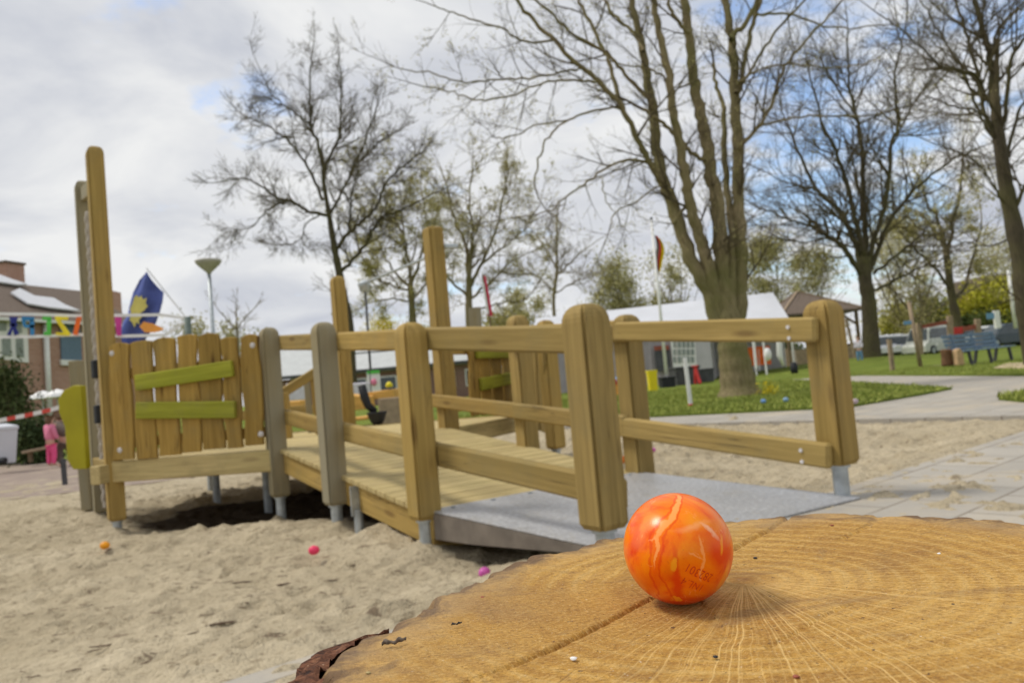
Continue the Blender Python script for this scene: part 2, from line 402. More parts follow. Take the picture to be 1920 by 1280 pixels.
for i in range(1500):
    dents.append((rr.uniform(-5, 3.5), rr.uniform(1.3, 9.5), rr.uniform(.02, .09), rr.uniform(.018, .055), rr.uniform(0, 3.14), rr.uniform(.008, .036)))
def sandz(X, Y):
    d = (X-L0[0])*LN[0]+(Y-L0[1])*LN[1]
    z = -.015-.145*sm(d/1.0)-.085*sm((-X-.9)/2.2)
    z = z+.10*sm((Y-7.2+X*.2)/3)*sm((X+.6)/2)                     # rises again towards the far border
    z = z-.13*np.exp(-(((X+1.6)/1.4)**2+((Y-6.6)/1.0)**2))        # hollow dug under the deck
    z = z+.06*np.exp(-(((X+1.05)/.75)**2+((Y-4.05)/.35)**2))+.07*np.exp(-(((X+2.4)/.9)**2+((Y-5.25)/.4)**2))
    e = ((X-1.5)*.737+(Y-9.3)*.676)
    z = z+(-.035-z)*sm((e+1.0)/.9)
    for fx_, fy_ in ((-1.79, 5.86), (-1.132, 4.80), (-.482, 3.78), (-.78, 4.28), (-3.14, 6.15), (-3.7, 7.0)): z = z+.055*np.exp(-(((X-fx_)**2+(Y-fy_)**2)/.011))
    z = z+.03*fbm(X*1.3+5, Y*1.3, 3, 33)*sm(d/.5)+.042*fbm(X*4.2, Y*4.2, 4, 9)*sm(d/.3+.2)+.034*fbm(X*13, Y*13, 4, 21)*(.25+2.2*sm(fbm(X*1.1, Y*1.1, 3, 55)+.5))
    return z
nearx = np.concatenate([np.linspace(HX0, -4.6, 50)[:-1], np.linspace(-4.6, 3.2, 460), np.linspace(3.2, HX1, 40)[1:]])
neary = np.concatenate([np.linspace(HY0, .9, 12)[:-1], .9+(9.6-.9)*np.linspace(0, 1, 420)**1.35, np.linspace(9.6, HY1, 40)[1:]])
def sandfull(X, Y):
    Z = sandz(X, Y)
    for (cx, cy, a, b, t, dp) in dents:
        mk = (np.abs(X-cx) < .35) & (np.abs(Y-cy) < .35)
        x = X[mk]-cx; y = Y[mk]-cy; u = (x*math.cos(t)+y*math.sin(t))/a; w = (-x*math.sin(t)+y*math.cos(t))/b
        q = u*u+w*w; Z[mk] += dp*(-np.exp(-q)+.55*np.exp(-(np.sqrt(q)-1.7)**2*3))
    return Z
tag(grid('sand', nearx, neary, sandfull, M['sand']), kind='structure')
def sz(x, y): return float(sandz(np.array([x]), np.array([y]))[0])

def sheet(name, pts, top, thick, mat, kind='structure'):
    mb = MB(); mb.prism([(x, y, top-thick/2) for x, y in pts], (0, 0, thick)); o = mb.build(name, mat)
    tag(o, kind=kind); return o
P0 = L0-LD*4.0; P1e = L0+LD*6.55
sheet('paving', [tuple(P0), tuple(P1e), (4.05, 6.52), (1.5, 9.32), (-1.6, 12.35), (-1.7, 14), (1, 40), (14, 40), (14.5, 12), (14, -3), (P0[0], -3)], 0, .35, M['paving'])
sheet('lawn', [(3.72, 9.12), (5.2, 10.3), (5.93, 10.97), (6.8, 16.2), (7.75, 25.7), (8.8, 39.5), (.6, 39.5), (-2.2, 14.2), (-1.0, 12.95), (1.7, 10.65)], .03, .3, M['lawn'])
sheet('lawn', [(8.16, 12.9), (8.95, 21.3), (11.5, 39.5), (14.2, 39.5), (14.8, 12.9)], .034, .3, M['lawn'])
sheet('lawn', [(4.86, 7.75), (4.98, 8.35), (5.85, 9.25), (9, 9.9), (10, 7)], .03, .3, M['lawn'])
a = onz(0, 940, -.25); b = onz(165, 920, -.25); dirs = (b-a).normalized()
s0 = a-dirs*4; s1 = b+dirs*1.2
sheet('street', [(s0.x, s0.y), (s1.x, s1.y), (-4.2, 13), (-6.0, 17.2), (-12, 18.4), (-22, 17), (-22, s0.y)], -.238, .3, M['street'])
sheet('worn_trail', [tuple(onz(x, y, .04).xy) for x, y in ((1600, 694), (1680, 691), (1780, 684), (1920, 672), (1920, 663), (1790, 676), (1690, 684), (1600, 689))], .05, .09, M['sandtrail'])
sheet('worn_trail', [tuple(onz(x, y, .04).xy) for x, y in ((1862, 690), (1925, 690), (1925, 680), (1890, 681))], .051, .09, M['sandtrail'])

# ------------------------------------------------------------------ the play platform with its ramp
PS = dict(P1=(-1.79, 5.90), P2=(-1.132, 4.82), P3=(-.482, 3.82), P4=(.267, 2.85), R=(1.388, 3.55), F=(.664, 4.60), Fm=(.05, 5.70), B=(-.60, 6.85),
          T=(-3.14, 6.19), T2=(-3.70, 7.05), C=(.05, 8.25), N=(-1.91, 9.0), K=(-3.3, 8.5), G=(.29, 6.7))
play = thing('play_platform', (-.9, 5.6, -.15), 'large timber play platform with railed deck, plank panels and steel ramp', 'play platform')
udir = Vector((-.56, .828, 0)).normalized(); vdir = Vector((.828, .56, 0)).normalized()
def post(name, key, ztop, zbot, zfoot, w=.12, mat='wood', ang=None, footr=.034, label=None, dome=.07):
    x, y = PS[key]; ang = math.atan2(udir.y, udir.x) if ang is None else ang
    R = Matrix.Rotation(ang, 3, 'Z'); mb = MB(); vs = []; lo = []; fs = []; o = rnd.uniform(0, 90)
    rows = [(zbot, .82), (zbot+.02, 1)]
    for z in np.linspace(zbot+.3, ztop-dome-.02, 4): rows.append((z, 1))
    for t in np.linspace(0, 1, 7): rows.append((ztop-dome+dome*math.sin(t*math.pi/2), max(.06, math.cos(t*math.pi/2)**.75)))
    e = w*.085
    pr = []
    for sx, sy in ((1, -1), (1, 1), (-1, 1), (-1, -1)):
        c3 = [(sx*(w/2-e), sy*w/2), (sx*(w/2-e*.95), sy*(w/2-e*.95)), (sx*w/2, sy*(w/2-e))]
        pr += c3 if sx*sy < 0 else c3[::-1]
    rc_ = lambda c_: (R@Vector((c_[0], c_[1], 0))).dot(Vector((x, y, 0)).normalized())
    fi = min(range(4), key=lambda q: rc_(pr[q*3+1]))
    for q in range(4):
        a3, m3, b3 = pr[q*3:q*3+3]; cx_ = math.copysign(w/2, m3[0]); cy_ = math.copysign(w/2, m3[1])
        if q != fi:
            lr = lambda p_: (cx_+(p_[0]-cx_)*.35, cy_+(p_[1]-cy_)*.35)
            a3, b3 = lr(a3), lr(b3); m3 = ((a3[0]+b3[0])/2*.6+cx_*.4, (a3[1]+b3[1])/2*.6+cy_*.4)
        else: m3 = (m3[0]*.93, m3[1]*.93)
        pr[q*3:q*3+3] = [a3, m3, b3]
    for z, s in rows:
        for a, b in pr:
            q = R@Vector((a*s, b*s, 0)); vs.append((x+q.x, y+q.y, z)); lo.append((z+o, a*s+o, b*s))
    n = 12
    for i in range(len(rows)-1):
        for k_ in range(n): fs.append((i*n+k_, i*n+(k_+1) % n, (i+1)*n+(k_+1) % n, (i+1)*n+k_))
    fs.append(tuple(range(n))[::-1]); fs.append(tuple((len(rows)-1)*n+k_ for k_ in range(n)))
    mb.add(vs, fs, lo); ob = mb.build(name, M[mat], play, bevel=.0025)
    if label: ob['label'] = label
    if zfoot is not None:
        f = MB().tube([(x, y, zfoot-.25), (x, y, zbot+.01)], footr, 16); f.lathe((x, y, zbot-.012), [(.045, 0), (.045, .014)], 16)
        f.build('metal_foot', M['steel'], ob, smooth=False)
    return ob
post('post', 'P1', 1.186, -.057, -.25, mat='woodgrey'); post('post', 'P2', 1.088, -.007, -.15, mat='woodgrey')
post('post', 'P3', .955, .021, -.15, mat='wood2'); post('post', 'P4', .885, .088, -.05, mat='wood', w=.125)
post('post', 'R', .872, .143, .0, mat='wood2', w=.125); post('post', 'F', .958, .0, -.15, mat='wood')
post('post', 'Fm', 1.10, .0, -.15); post('post', 'G', 1.12, .046, -.1, mat='wood2')
post('tall_post', 'T', 2.753, -.165, -.25, w=.118, mat='wood2', ang=.62, label='tallest front post, honey brown, rounded top')
post('tall_post', 'T2', 2.745, -.192, -.25, w=.125, mat='woodgrey', ang=.6, label='weathered tall post behind the front one')
post('tall_post', 'B', 2.02, -.1, -.2, w=.135, mat='wood2', dome=.03); post('tall_post', 'N', 1.99, .0, -.2, w=.135, mat='wood2')
post('post', 'C', 1.25, .0, -.2); post('post', 'K', 1.15, .0, -.2)
def rail(a, b, za, zb, off, mat='wood', ext0=.02, ext1=.02, h=.11, t=.045, bolts=()):
    p = Vector((*PS[a], 0)); q = Vector((*PS[b], 0)); d = (q-p).normalized()
    p = p-d*ext0+off; q = q+d*ext1+off
    mb = MB().beam((p.x, p.y, za-h/2), (q.x, q.y, zb-h/2), t, h); ob = mb.build('rail', M[mat], play, bevel=.011, seg=1)
    for e in bolts:
        c = (p if e == 0 else q)+(d*.10 if e == 0 else -d*.13); z = (za if e == 0 else zb)-h/2
        for dz in (-.025, .025):
            s_ = -1 if off.dot(vdir) < 0 else 1
            nrm = -vdir if s_ < 0 else vdir
            MB().tube([c+nrm*(t/2-.002)+Vector((0, 0, z+dz)), c+nrm*(t/2+.006)+Vector((0, 0, z+dz))], .009, 8).build('bolt', M['bolt'], ob)
    return ob
I = vdir*.083; O = -vdir*.083
for a, b, za, zb in (('P1', 'P2', 1.125, 1.022), ('P2', 'P3', 1.022, .925)): rail(a, b, za, zb, I, mat='wood2' if a == 'P2' else 'wood')
rail('P3', 'P4', .93, .805, I, 'wood', ext1=.03); rail('P1', 'P2', .575, .475, I, 'wood2'); rail('P2', 'P3', .475, .375, I, 'wood'); rail('P3', 'P4', .375, .25, I, 'wood', ext1=.03)
rail('F', 'R', .925, .795, O, 'wood', ext0=.10, ext1=.02, bolts=(1,)); rail('F', 'R', .385, .245, O, 'wood', ext0=.12, ext1=.02, bolts=(1,))
rail('Fm', 'F', 1.02, .925, O, 'wood2'); rail('B', 'Fm', 1.115, 1.02, O, 'wood'); rail('B', 'Fm', .585, .48, O, 'wood2', ext0=.12); rail('Fm', 'F', .48, .385, O, 'wood')
# sloping deck: one board after another
def deckpt(side, t):            # t: 0 at the platform, 1 at the ramp
    a, b = (Vector(PS['P1']), Vector(PS['P3'])) if side == 0 else (Vector(PS['B']), Vector(PS['F']))
    p = a.lerp(b, t); s = vdir.xy*(.055 if side == 0 else -.055)
    return Vector((p.x+s.x, p.y+s.y, .292+(.056-.292)*t))
ndk = 20; deck = MB()
for i in range(ndk):
    t0, t1 = i/ndk, (i+.93)/ndk
    a0, a1, b1, b0 = deckpt(0, t0), deckpt(0, t1), deckpt(1, t1), deckpt(1, t0)
    o_ = rnd.uniform(0, 90); dz = Vector((0, 0, -.03)); w_ = (a1-a0).length; Ln = (b0-a0).length
    ds = vdir*.045; vs = [a0-ds, a1-ds, b1+ds, b0+ds]; vs = vs+[q+dz for q in vs]
    lo = [(o_, o_, 0), (o_, o_+w_, 0), (o_+Ln, o_+w_, 0), (o_+Ln, o_, 0)]*2
    deck.add(vs, [(0, 1, 2, 3), (7, 6, 5, 4), (0, 4, 5, 1), (1, 5, 6, 2), (2, 6, 7, 3), (3, 7, 4, 0)], lo)
deck.build('deck', M['deck'], play, bevel=.004)
for side, s_ in ((0, -1), (1, 1)):
    a, b = deckpt(side, 0), deckpt(side, 1.0); off = vdir*s_*.0+Vector((0, 0, -.105))
    MB().beam(a+off, b+off, .05, .145).build('deck_beam', M['wood2'], play, bevel=.005)
a, b = deckpt(0, 1.0), deckpt(1, 1.0); of = -udir*.03+Vector((0, 0, -.125))
MB().beam(a+of-vdir*.05, b+of+vdir*.05, .05, .18).build('end_beam', M['wood2'], play, bevel=.005)
bx = deckpt(0, .62); bx2 = Vector((bx.x, bx.y, 0))-vdir*.035
fpost = MB().tube([(bx2.x, bx2.y, -.4), (bx2.x, bx2.y, -.02)], .026, 12).box((bx2.x-.012, bx2.y-.01, .03), (.05, .012, .17), .6); fpost.build('bracket_foot', M['steel'], play)
for t in (.25, .8):
    q = deckpt(0, t).lerp(deckpt(1, t), .8); MB().tube([(q.x, q.y, -.5), (q.x, q.y, q.z-.1)], .03, 10).build('deck_prop', M['steel'], play)
# steel ramp plate
k = NT('ramp_steel', .42, .5, .35); v = k.mapv(k.pos(), (1, 1, 1), (0, 0, .6))
ch = k.n('ShaderNodeTexChecker', {'Vector': v, 'Scale': 55.0}); wv = k.n('ShaderNodeTexVoronoi', {'Vector': v, 'Scale': 48.0}, feature='F1')
cc = k.ramp(k.noise(k.pos(), 3, 6, .65), [(.3, (.42, .43, .445)), (.7, (.54, .545, .56))]); cc = k.mix(k.mr(k.noise(k.pos(), 7, 6, .7, .6), .54, .74, 0, .6), cc, (.46, .41, .31)); cc = k.mix(k.mr(wv.outputs['Distance'], .25, .6, 0, .35), cc, (.22, .22, .23)); cc = k.mix(k.mr(k.noise(k.mapv(k.pos(), (3, 40, 3), (0, 0, .97)), 1.0, 4, .6), .6, .7, 0, .5), cc, (.25, .25, .26)); k.col(cc); k.bump(wv.outputs['Distance'], .5, .006); M['ramp'] = k.m; M['rampside'] = plain('ramp_side', (.17, .145, .12), .7, .25, 9)
ra = deckpt(0, 1.0)-vdir*.04; rb = deckpt(1, 1.0)+vdir*.04
re0 = Vector((.267, 2.85, .006))+vdir*.02-udir*.10; re1 = Vector((1.388, 3.55, .006))-vdir*.02-udir*.10
rp = [ra, rb, re1, re0]
MB().prism([p+Vector((0, 0, .0)) for p in rp], (0, 0, .008)).build('ramp_plate', M['ramp'], play, bevel=.002)
for i in range(6):
    q = ra.lerp(rb, (i+.5)/6)-udir*.05+Vector((0, 0, .004)); MB().tube([q, q+Vector((0, 0, .005))], .012, 10).build('screw_head', M['steel'], play)
for p, q in ((ra, re0), (rb, re1)):
    w_ = vdir*.006
    MB().prism([p+Vector((0, 0, -.006)), q+Vector((0, 0, -.006)), q+Vector((0, 0, -.012)), p+(q-p)*.28+Vector((0, 0, -.105)), p+Vector((0, 0, -.13))], w_).build('ramp_side', M['rampside'], play)
# upper platform floor and rim
fl = [PS[q] for q in ('P1', 'B', 'C', 'N', 'K', 'T2', 'T')]
MB().prism([(x, y, .262) for x, y in fl], (0, 0, .04)).build('platform_floor', M['deck'], play)
for a, b in (('T', 'P1'), ('B', 'C'), ('C', 'N'), ('N', 'K'), ('T2', 'K'), ('T', 'T2')):
    p, q = Vector(PS[a]), Vector(PS[b]); d = (q-p).normalized(); nrm = Vector((d.y, -d.x))
    if nrm.dot(p-Vector((-1.8, 7.4))) < 0: nrm = -nrm
    z1 = .285; nn = nrm*.03
    MB().beam((p.x+nn.x, p.y+nn.y, z1-.075), (q.x+nn.x, q.y+nn.y, z1-.075), .05, .16).build('floor_beam', M['deck' if (a, b) in (('T', 'P1'), ('B', 'C')) else 'wood'], play, bevel=.01)
for x, y in ((-2.2, 6.9), (-1.4, 7.3), (-2.9, 7.6), (-1.0, 7.9)):
    MB().tube([(x, y, -.5), (x, y, .2)], .035, 10).build('prop', M['steel'], play)

def panel(P, Q, cols, boards, front, planks_mat='plank', slats=True):
    """cols: (x left, x right, y top, y bottom) in the picture, met with the upright plane P-Q"""
    pn = None
    P, Q = Vector(P), Vector(Q); d = (Q-P).normalized(); nf = Vector((d.y, -d.x))
    if nf.dot(Vector((0, 0))-P) < 0: nf = -nf
    fr = Vector((nf.x, nf.y, 0)); obs = []
    for i, (xl, xr, yt, yb) in enumerate(cols):
        tl = onV(xl, yt, P, Q); trp = onV(xr, yt+(xr-xl)*-.02, P, Q)
        bl = onV(xl+(yb-yt)*.055, yb, P, Q); br_ = onV(xr+(yb-yt)*.055, yb-(xr-xl)*.03, P, Q)
        H = tl.z-bl.z; nn = 14; Lf = []; Rf = []; ph = rnd.uniform(0, 6)
        D3 = Vector((d.x, d.y, 0)); wdt = (trp-tl).dot(D3)
        sgn = 1 if wdt > 0 else -1; wdt = abs(wdt); amp = wdt*.075
        for j in range(nn+1):
            t = j/nn; zz = bl.z+H*t; wob = amp*math.sin(t*6.3+ph)
            Lf.append(Vector((*bl.lerp(tl, t).xy, zz))+D3*sgn*(max(0, amp*1.1*math.sin(t*9+ph+1))))
            Rf.append(Vector((*br_.lerp(trp, t).xy, zz))-D3*sgn*(max(0, amp*1.1*math.sin(t*8+ph*1.7))))
        crown = [Lf[-1].lerp(Rf[-1], q)+Vector((0, 0, .022*math.sin(q*3.14)*(.4 if i % 2 else 1))) for q in (.25, .5, .75)]
        poly = Lf+crown+Rf[::-1]
        mb = MB(); mb.prism([p+fr*front for p in poly], fr*.03)
        o_ = rnd.uniform(0, 90); mb.l = [(v_.z+o_, (v_.xy-P).dot(d)+o_, (v_.xy-P).dot(nf)) for v_ in mb.v]
        ob = mb.build('plank', M[planks_mat], play, bevel=.007); obs.append(ob)
    for (xl, yl, xr, yr, th) in boards:
        p = onV(xl, yl, P, Q)+fr*(front+.035); q = onV(xr, yr, P, Q)+fr*(front+.035)
        hh = th
        MB().beam(p, q, .036, hh).build('green_board', M['green'], play, bevel=.007)
    return obs
cols = [(213, 254, 650, 861), (256, 294, 643, 859), (296, 338, 640, 853), (340, 378, 632, 847), (380, 421, 632, 841), (423, 455, 636, 839), (458, 495, 634, 834)]
pl = panel(PS['T'], PS['P1'], cols, [(271, 717, 450, 690, .118), (272, 768, 455, 766, .125)], .06)
for (bx_, by_), ob in (((221, 663), pl[0]), ((236, 842), pl[0]), ((482, 648), pl[6]), ((497, 812), pl[6])):
    p = onV(bx_, by_, PS['T'], PS['P1'])+Vector((-.1, -.99, 0))*.075
    MB().lathe((0, 0, 0), [(.022, 0), (.02, .008), (.008, .013)], 12)
    MB().tube([p, p+Vector((0, -.012, 0))], [.022, .014], 12).build('bolt', M['bolt'], ob)
for z_ in (.95, .42):
    p, q = Vector(PS['T']), Vector(PS['P1']); MB().beam((p.x, p.y+.03, z_), (q.x, q.y+.03, z_), .04, .08).build('cross_rail', M['plank'], play, bevel=.005)
cols2 = [(866, 884, 630, 781), (887, 905, 628, 779), (908, 927, 628, 777), (930, 946, 630, 775), (949, 968, 632, 772)]
panel(PS['B'], PS['C'], cols2, [(878, 663, 962, 663, .10), (886, 722, 962, 706, .115)], .05)
cols3 = [(985, 1000, 640, 800), (1003, 1014, 644, 804), (1017, 1030, 650, 808)]
panel(PS['G'], PS['C'], cols3, [], .04, 'wood')
for z_ in (.95, .45):
    MB().beam((*PS['C'], z_), (*PS['G'], z_), .04, .09).build('cross_rail', M['wood'], play, bevel=.005)
    MB().beam((*PS['B'], z_), (*PS['C'], z_), .03, .08).build('cross_rail', M['plank'], play, bevel=.005)
# sloping handrail and low boards behind the deck
MB().beam(onY(528, 738, 7.6), onY(592, 697, 7.9), .05, .09).build('sloping_handrail', M['wood2'], play, bevel=.01)
MB().beam(onY(534, 735, 7.6), onY(545, 860, 7.6), .09, .06).build('stile', M['wood2'], play, bevel=.01)
MB().beam(onY(588, 698, 7.9), onY(602, 840, 7.9), .09, .06).build('stile', M['wood2'], play, bevel=.01)
MB().beam(onY(574, 705, 8.4), onY(585, 830, 8.4), .08, .05).build('stile', M['woodgrey'], play, bevel=.01)
p1, p2 = Vector((*PS['K'], .52)), Vector((*PS['N'], .52)); MB().beam(p1, p2, .05, .1).build('cross_rail', M['wood'], play, bevel=.006)
# lime panel, rope and brackets beside the tall posts
lp = [(142, 722), (157, 722), (163, 800), (167, 878), (142, 879), (131, 862), (126, 800), (115, 772), (113, 748), (124, 731)]
PP, QQ = (-4.3, 7.3), (-3.7, 7.12)
MB().prism([onV(x, y, PP, QQ) for x, y in lp], (.02, .05, 0)).build('lime_panel', M['lime'], play, bevel=.008)
lp = [(x+5, y-1) for x, y in lp]
q = onY(143, 676, 7.6); MB().beam(q, onY(168, 955, 7.6), .12, .10, up=(1, 0, 0)).build('stub_post', M['woodgrey'], play, bevel=.01)
x_, y_ = (PS['T'][0]+PS['T2'][0])/2-.03, (PS['T'][1]+PS['T2'][1])/2
rp_ = [(x_+.005*math.sin(i*1.25), y_+.005*math.cos(i*1.25), 2.35-i*.02) for i in range(124)]
MB().tube(rp_, .021, 7).build('climbing_rope', M['rope'], play, smooth=True)
for z_ in (1.03, .66): MB().box((x_+.02, y_-.05, z_), (.06, .06, .15), .9).build('rope_clamp', M['black'], play, bevel=.01)
MB().beam((PS['T'][0], PS['T'][1], 2.45), (PS['T2'][0], PS['T2'][1], 2.62), .05, .12).build('top_beam', M['woodgrey'], play, bevel=.008)
q = onY(232, 888, 6.12); MB().box((-3.2, 6.1, .2), (.1, .1, .14), 1.2).build('end_block', M['deck'], play, bevel=.008)
# hoist arm between the two tall posts
MB().tube([onY(835, 462, 6.9), onY(800, 483, 7.05), onY(683, 531, 8.9), ], .013, 10).build('hoist_arm', M['steel'], play, smooth=True)
MB().box(onY(845, 462, 6.85), (.12, .05, .04), .4).build('arm_bracket', M['steel'], play, bevel=.01)
bk = thing('hanging_bucket', onY(705, 790, 8.9), 'black rubber bucket hanging on a thin cable from the grey arm behind the deck', 'bucket')
MB().lathe(onY(683, 536, 8.9), [(.05, -.06), (.07, 0), (.07, .03), (.03, .06)], 14).build('pulley', M['steel'], bk)
MB().tube([onY(683, 536, 8.9), onY(696, 735, 8.9)], .006, 6).build('cable', M['darkgrey'], bk)
MB().tube([onY(678, 722, 8.9), onY(684, 745, 8.9), onY(690, 760, 8.9), onY(704, 772, 8.9)], [.045, .05, .045, .04], 8).build('handle', M['black'], bk, smooth=True)
c = onY(707, 780, 8.9); MB().lathe(c, [(.05, -.09), (.08, -.05), (.11, .03), (.115, .05), (.1, .05), (.04, -.04)], 16).build('bowl', M['black'], bk, smooth=True)
MB().tube([onY(704, 785, 8.9), onY(711, 800, 8.9)], .012, 8).build('chain_link', M['steel'], bk)

# ------------------------------------------------------------------ the cut log and the egg on it
LZ = EYE-.088; SC = .088/.095
rim = [(-.085, .235), (-.0795, .262), (-.077, .277), (-.079, .304), (-.0755, .318), (-.063, .327), (-.056, .348), (-.042, .379), (-.026, .409), (-.010, .433), (.014, .451), (.033, .467), (.055, .478), (.09, .487),
       (.122, .491), (.15, .495), (.175, .491), (.195, .485), (.217, .467), (.24, .451), (.248, .437), (.258, .422), (.275, .385), (.285, .34), (.283, .29), (.268, .235), (.235, .185), (.19, .15), (.13, .13), (.06, .135), (0, .155), (-.05, .19)]
PITH = Vector((.092*SC, .356*SC)); CX, CY = .095*SC, .318*SC
ra_ = np.array([math.atan2(y*SC-CY, x*SC-CX) for x, y in rim]); rd_ = np.array([math.hypot(x*SC-CX, y*SC-CY) for x, y in rim])
od = np.argsort(ra_); ra_, rd_ = ra_[od], rd_[od]
def rimR(a):
    a = (np.asarray(a)+math.pi) % (2*math.pi)-math.pi
    r = np.interp(a, np.concatenate([ra_-2*math.pi, ra_, ra_+2*math.pi]), np.tile(rd_, 3))
    return r+.0016*np.sin(a*23+1)+.0012*np.sin(a*57)+.004*fbm(a*9+40, a*0+3, 4, 4)
log = thing('tree_stump_table', (CX, CY, 0), 'broad cut log standing on end, its cracked ochre top holding the orange egg', 'log')
NA, NR = 560, 190
A_ = np.linspace(0, 2*math.pi, NA, endpoint=False); T_ = np.linspace(0, 1, NR)**.9
AA, TT = np.meshgrid(A_, T_); RR = rimR(AA)*TT
X = CX+RR*np.cos(AA); Y = CY+RR*np.sin(AA); Z = np.full_like(X, LZ)
def groove(X, Y, pts, wd, dp, seed=0):
    dmin = np.full_like(X, 9.0); tt = np.zeros_like(X)
    for (p, q) in zip(pts[:-1], pts[1:]):
        dx_, dy_ = q[0]-p[0], q[1]-p[1]; l2 = dx_*dx_+dy_*dy_
        t = np.clip(((X-p[0])*dx_+(Y-p[1])*dy_)/l2, 0, 1)
        d = np.hypot(X-(p[0]+t*dx_), Y-(p[1]+t*dy_)); dmin = np.minimum(dmin, d)
    w = wd*(1+.8*fbm(X*300, Y*300, 2, seed))
    return -dp*np.exp(-(dmin/w)**2)
def lp_(x, y): p = onz(x, y, LZ); return (p.x, p.y)
crack1 = [lp_(*p) for p in ((1345, 1062), (1290, 1095), (1235, 1112), (1190, 1135), (1120, 1172), (1040, 1212), (960, 1245), (880, 1275), (820, 1300))]
crack2 = [lp_(*p) for p in ((1600, 1130), (1550, 1150), (1490, 1185), (1440, 1212))]
crack3 = [lp_(*p) for p in ((1375, 1030), (1400, 1015), (1440, 995), (1475, 970), (1490, 955))]
crack4 = [lp_(*p) for p in ((1655, 950), (1640, 975), (1610, 995), (1575, 1010))]
Z += groove(X, Y, crack1, .00075, .0022, 1)+groove(X, Y, crack2, .0006, .001, 2)+groove(X, Y, crack3, .0012, .0025, 3)+groove(X, Y, crack4, .001, .0018, 4)
# a saw ledge: the near side of the long crack sits a touch lower
d1 = (X-crack1[2][0])*(crack1[6][1]-crack1[2][1])-(Y-crack1[2][1])*(crack1[6][0]-crack1[2][0])
Z += -.0006*sm(-d1/(.001)/.12*1.0)*(X < crack1[1][0])
Z += .0012*fbm(X*30, Y*30, 3, 8)+.0004*fbm(X*240, Y*240, 2, 9)
Z -= .005*sm((TT-.965)/.035)+.010*sm((TT-.93)/.07)*np.clip(fbm(AA*14, TT*0+3, 3, 12)*2.2, 0, 1)
V = np.stack([X.ravel(), Y.ravel(), Z.ravel()], 1)
i, j = np.meshgrid(np.arange(NR-1), np.arange(NA), indexing='ij'); a = (i*NA+j).ravel(); b = (i*NA+(j+1) % NA).ravel()
F = np.stack([a, b, b+NA, a+NA], 1)
k = NT('sawn_oak', .72, .25); p = k.pos()
rel = k.n('ShaderNodeVectorMath', {0: p, 1: (PITH.x, PITH.y, 0)}, operation='SUBTRACT').outputs[0]
sp = k.n('ShaderNodeSeparateXYZ', {0: rel})
wob = k.noise(p, 14, 3)
wobc = k.math('MULTIPLY', k.math('SUBTRACT', wob, .5), .14)
ang = k.math('ADD', k.math('ARCTAN2', sp.outputs[1], sp.outputs[0]), wobc)
rr0 = k.math('SQRT', k.math('ADD', k.math('MULTIPLY', sp.outputs[0], sp.outputs[0]), k.math('MULTIPLY', sp.outputs[1], sp.outputs[1])))
rad = k.math('ADD', rr0, k.math('MULTIPLY', k.math('SUBTRACT', k.noise(p, 9, 4), .5), .022))
cb = k.n('ShaderNodeCombineXYZ', {0: k.math('MULTIPLY', ang, 15.0), 1: k.math('MULTIPLY', rad, 7.0)}).outputs[0]
base = k.ramp(k.noise(p, 16, 6, .6, .6), [(.3, (.44, .215, .04)), (.52, (.60, .325, .062)), (.72, (.73, .43, .105))])
rings = k.n('ShaderNodeTexWave', {'Vector': k.n('ShaderNodeCombineXYZ', {0: rad}).outputs[0], 'Scale': 30.0, 'Distortion': 2.6, 'Detail': 3.0, 'Detail Scale': 2.0}, wave_type='BANDS', bands_direction='X').outputs['Fac']
ringmask = k.math('MULTIPLY', k.mr(k.noise(p, 8, 4), .40, .58, .1, 1), k.mr(k.noise(p, 120, 2), .35, .55, .45, 1))
base = k.mix(k.math('MULTIPLY', k.mr(rings, .82, .99, 0, .75), ringmask), base, (.72, .46, .15))
base = k.mix(k.math('MULTIPLY', k.mr(rings, .4, .05, 0, .45), ringmask), base, (.34, .155, .035))
# medullary rays: thin pale lines running out from the pith
def rays(freq, hw, sd):
    w_ = k.math('ADD', k.math('MULTIPLY', ang, freq), sd)
    vo = k.n('ShaderNodeTexVoronoi', {'W': w_, 'Scale': 1.0}, voronoi_dimensions='1D', feature='F1')
    dist = k.math('MULTIPLY', vo.outputs['Distance'], k.math('DIVIDE', rr0, freq))
    per = k.n('ShaderNodeSeparateXYZ', {0: vo.outputs['Color']})
    seg = k.noise(k.n('ShaderNodeCombineXYZ', {0: k.math('MULTIPLY', per.outputs[0], 90.0), 1: k.math('MULTIPLY', rr0, 24.0)}).outputs[0], 1.0, 2)
    return k.math('MULTIPLY', k.math('MULTIPLY', k.mr(dist, hw*.55, hw*1.3, 1, 0), k.mr(per.outputs[1], .1, .9, .35, 1)), k.mr(seg, .36, .46, .2, 1))
r1 = rays(19.0, .00026, 1.3); r2 = rays(41.0, .00018, 7.7); r3 = rays(6.0, .00030, 4.1)
low = k.mr(k.math('ADD', sp.outputs[1], k.math('MULTIPLY', sp.outputs[0], -.12)), .006, -.012, .10, 1)
lft = k.mr(k.math('ADD', sp.outputs[0], k.math('MULTIPLY', rr0, .55)), -.03, .01, .12, 1)
rmask = k.math('MULTIPLY', k.math('MULTIPLY', low, lft), k.mr(rr0, .006, .014, 0, 1))
# two broad dark stains running out of the pith
dk = k.mr(k.noise(k.mapv(p, (13, 40, 1), (0, 0, -.5)), 1.0, 5, .65, .5), .55, .70, 0, .45)
base = k.mix(k.math('MULTIPLY', dk, k.mr(rr0, .02, .10, 1, .3)), base, (.27, .135, .05))
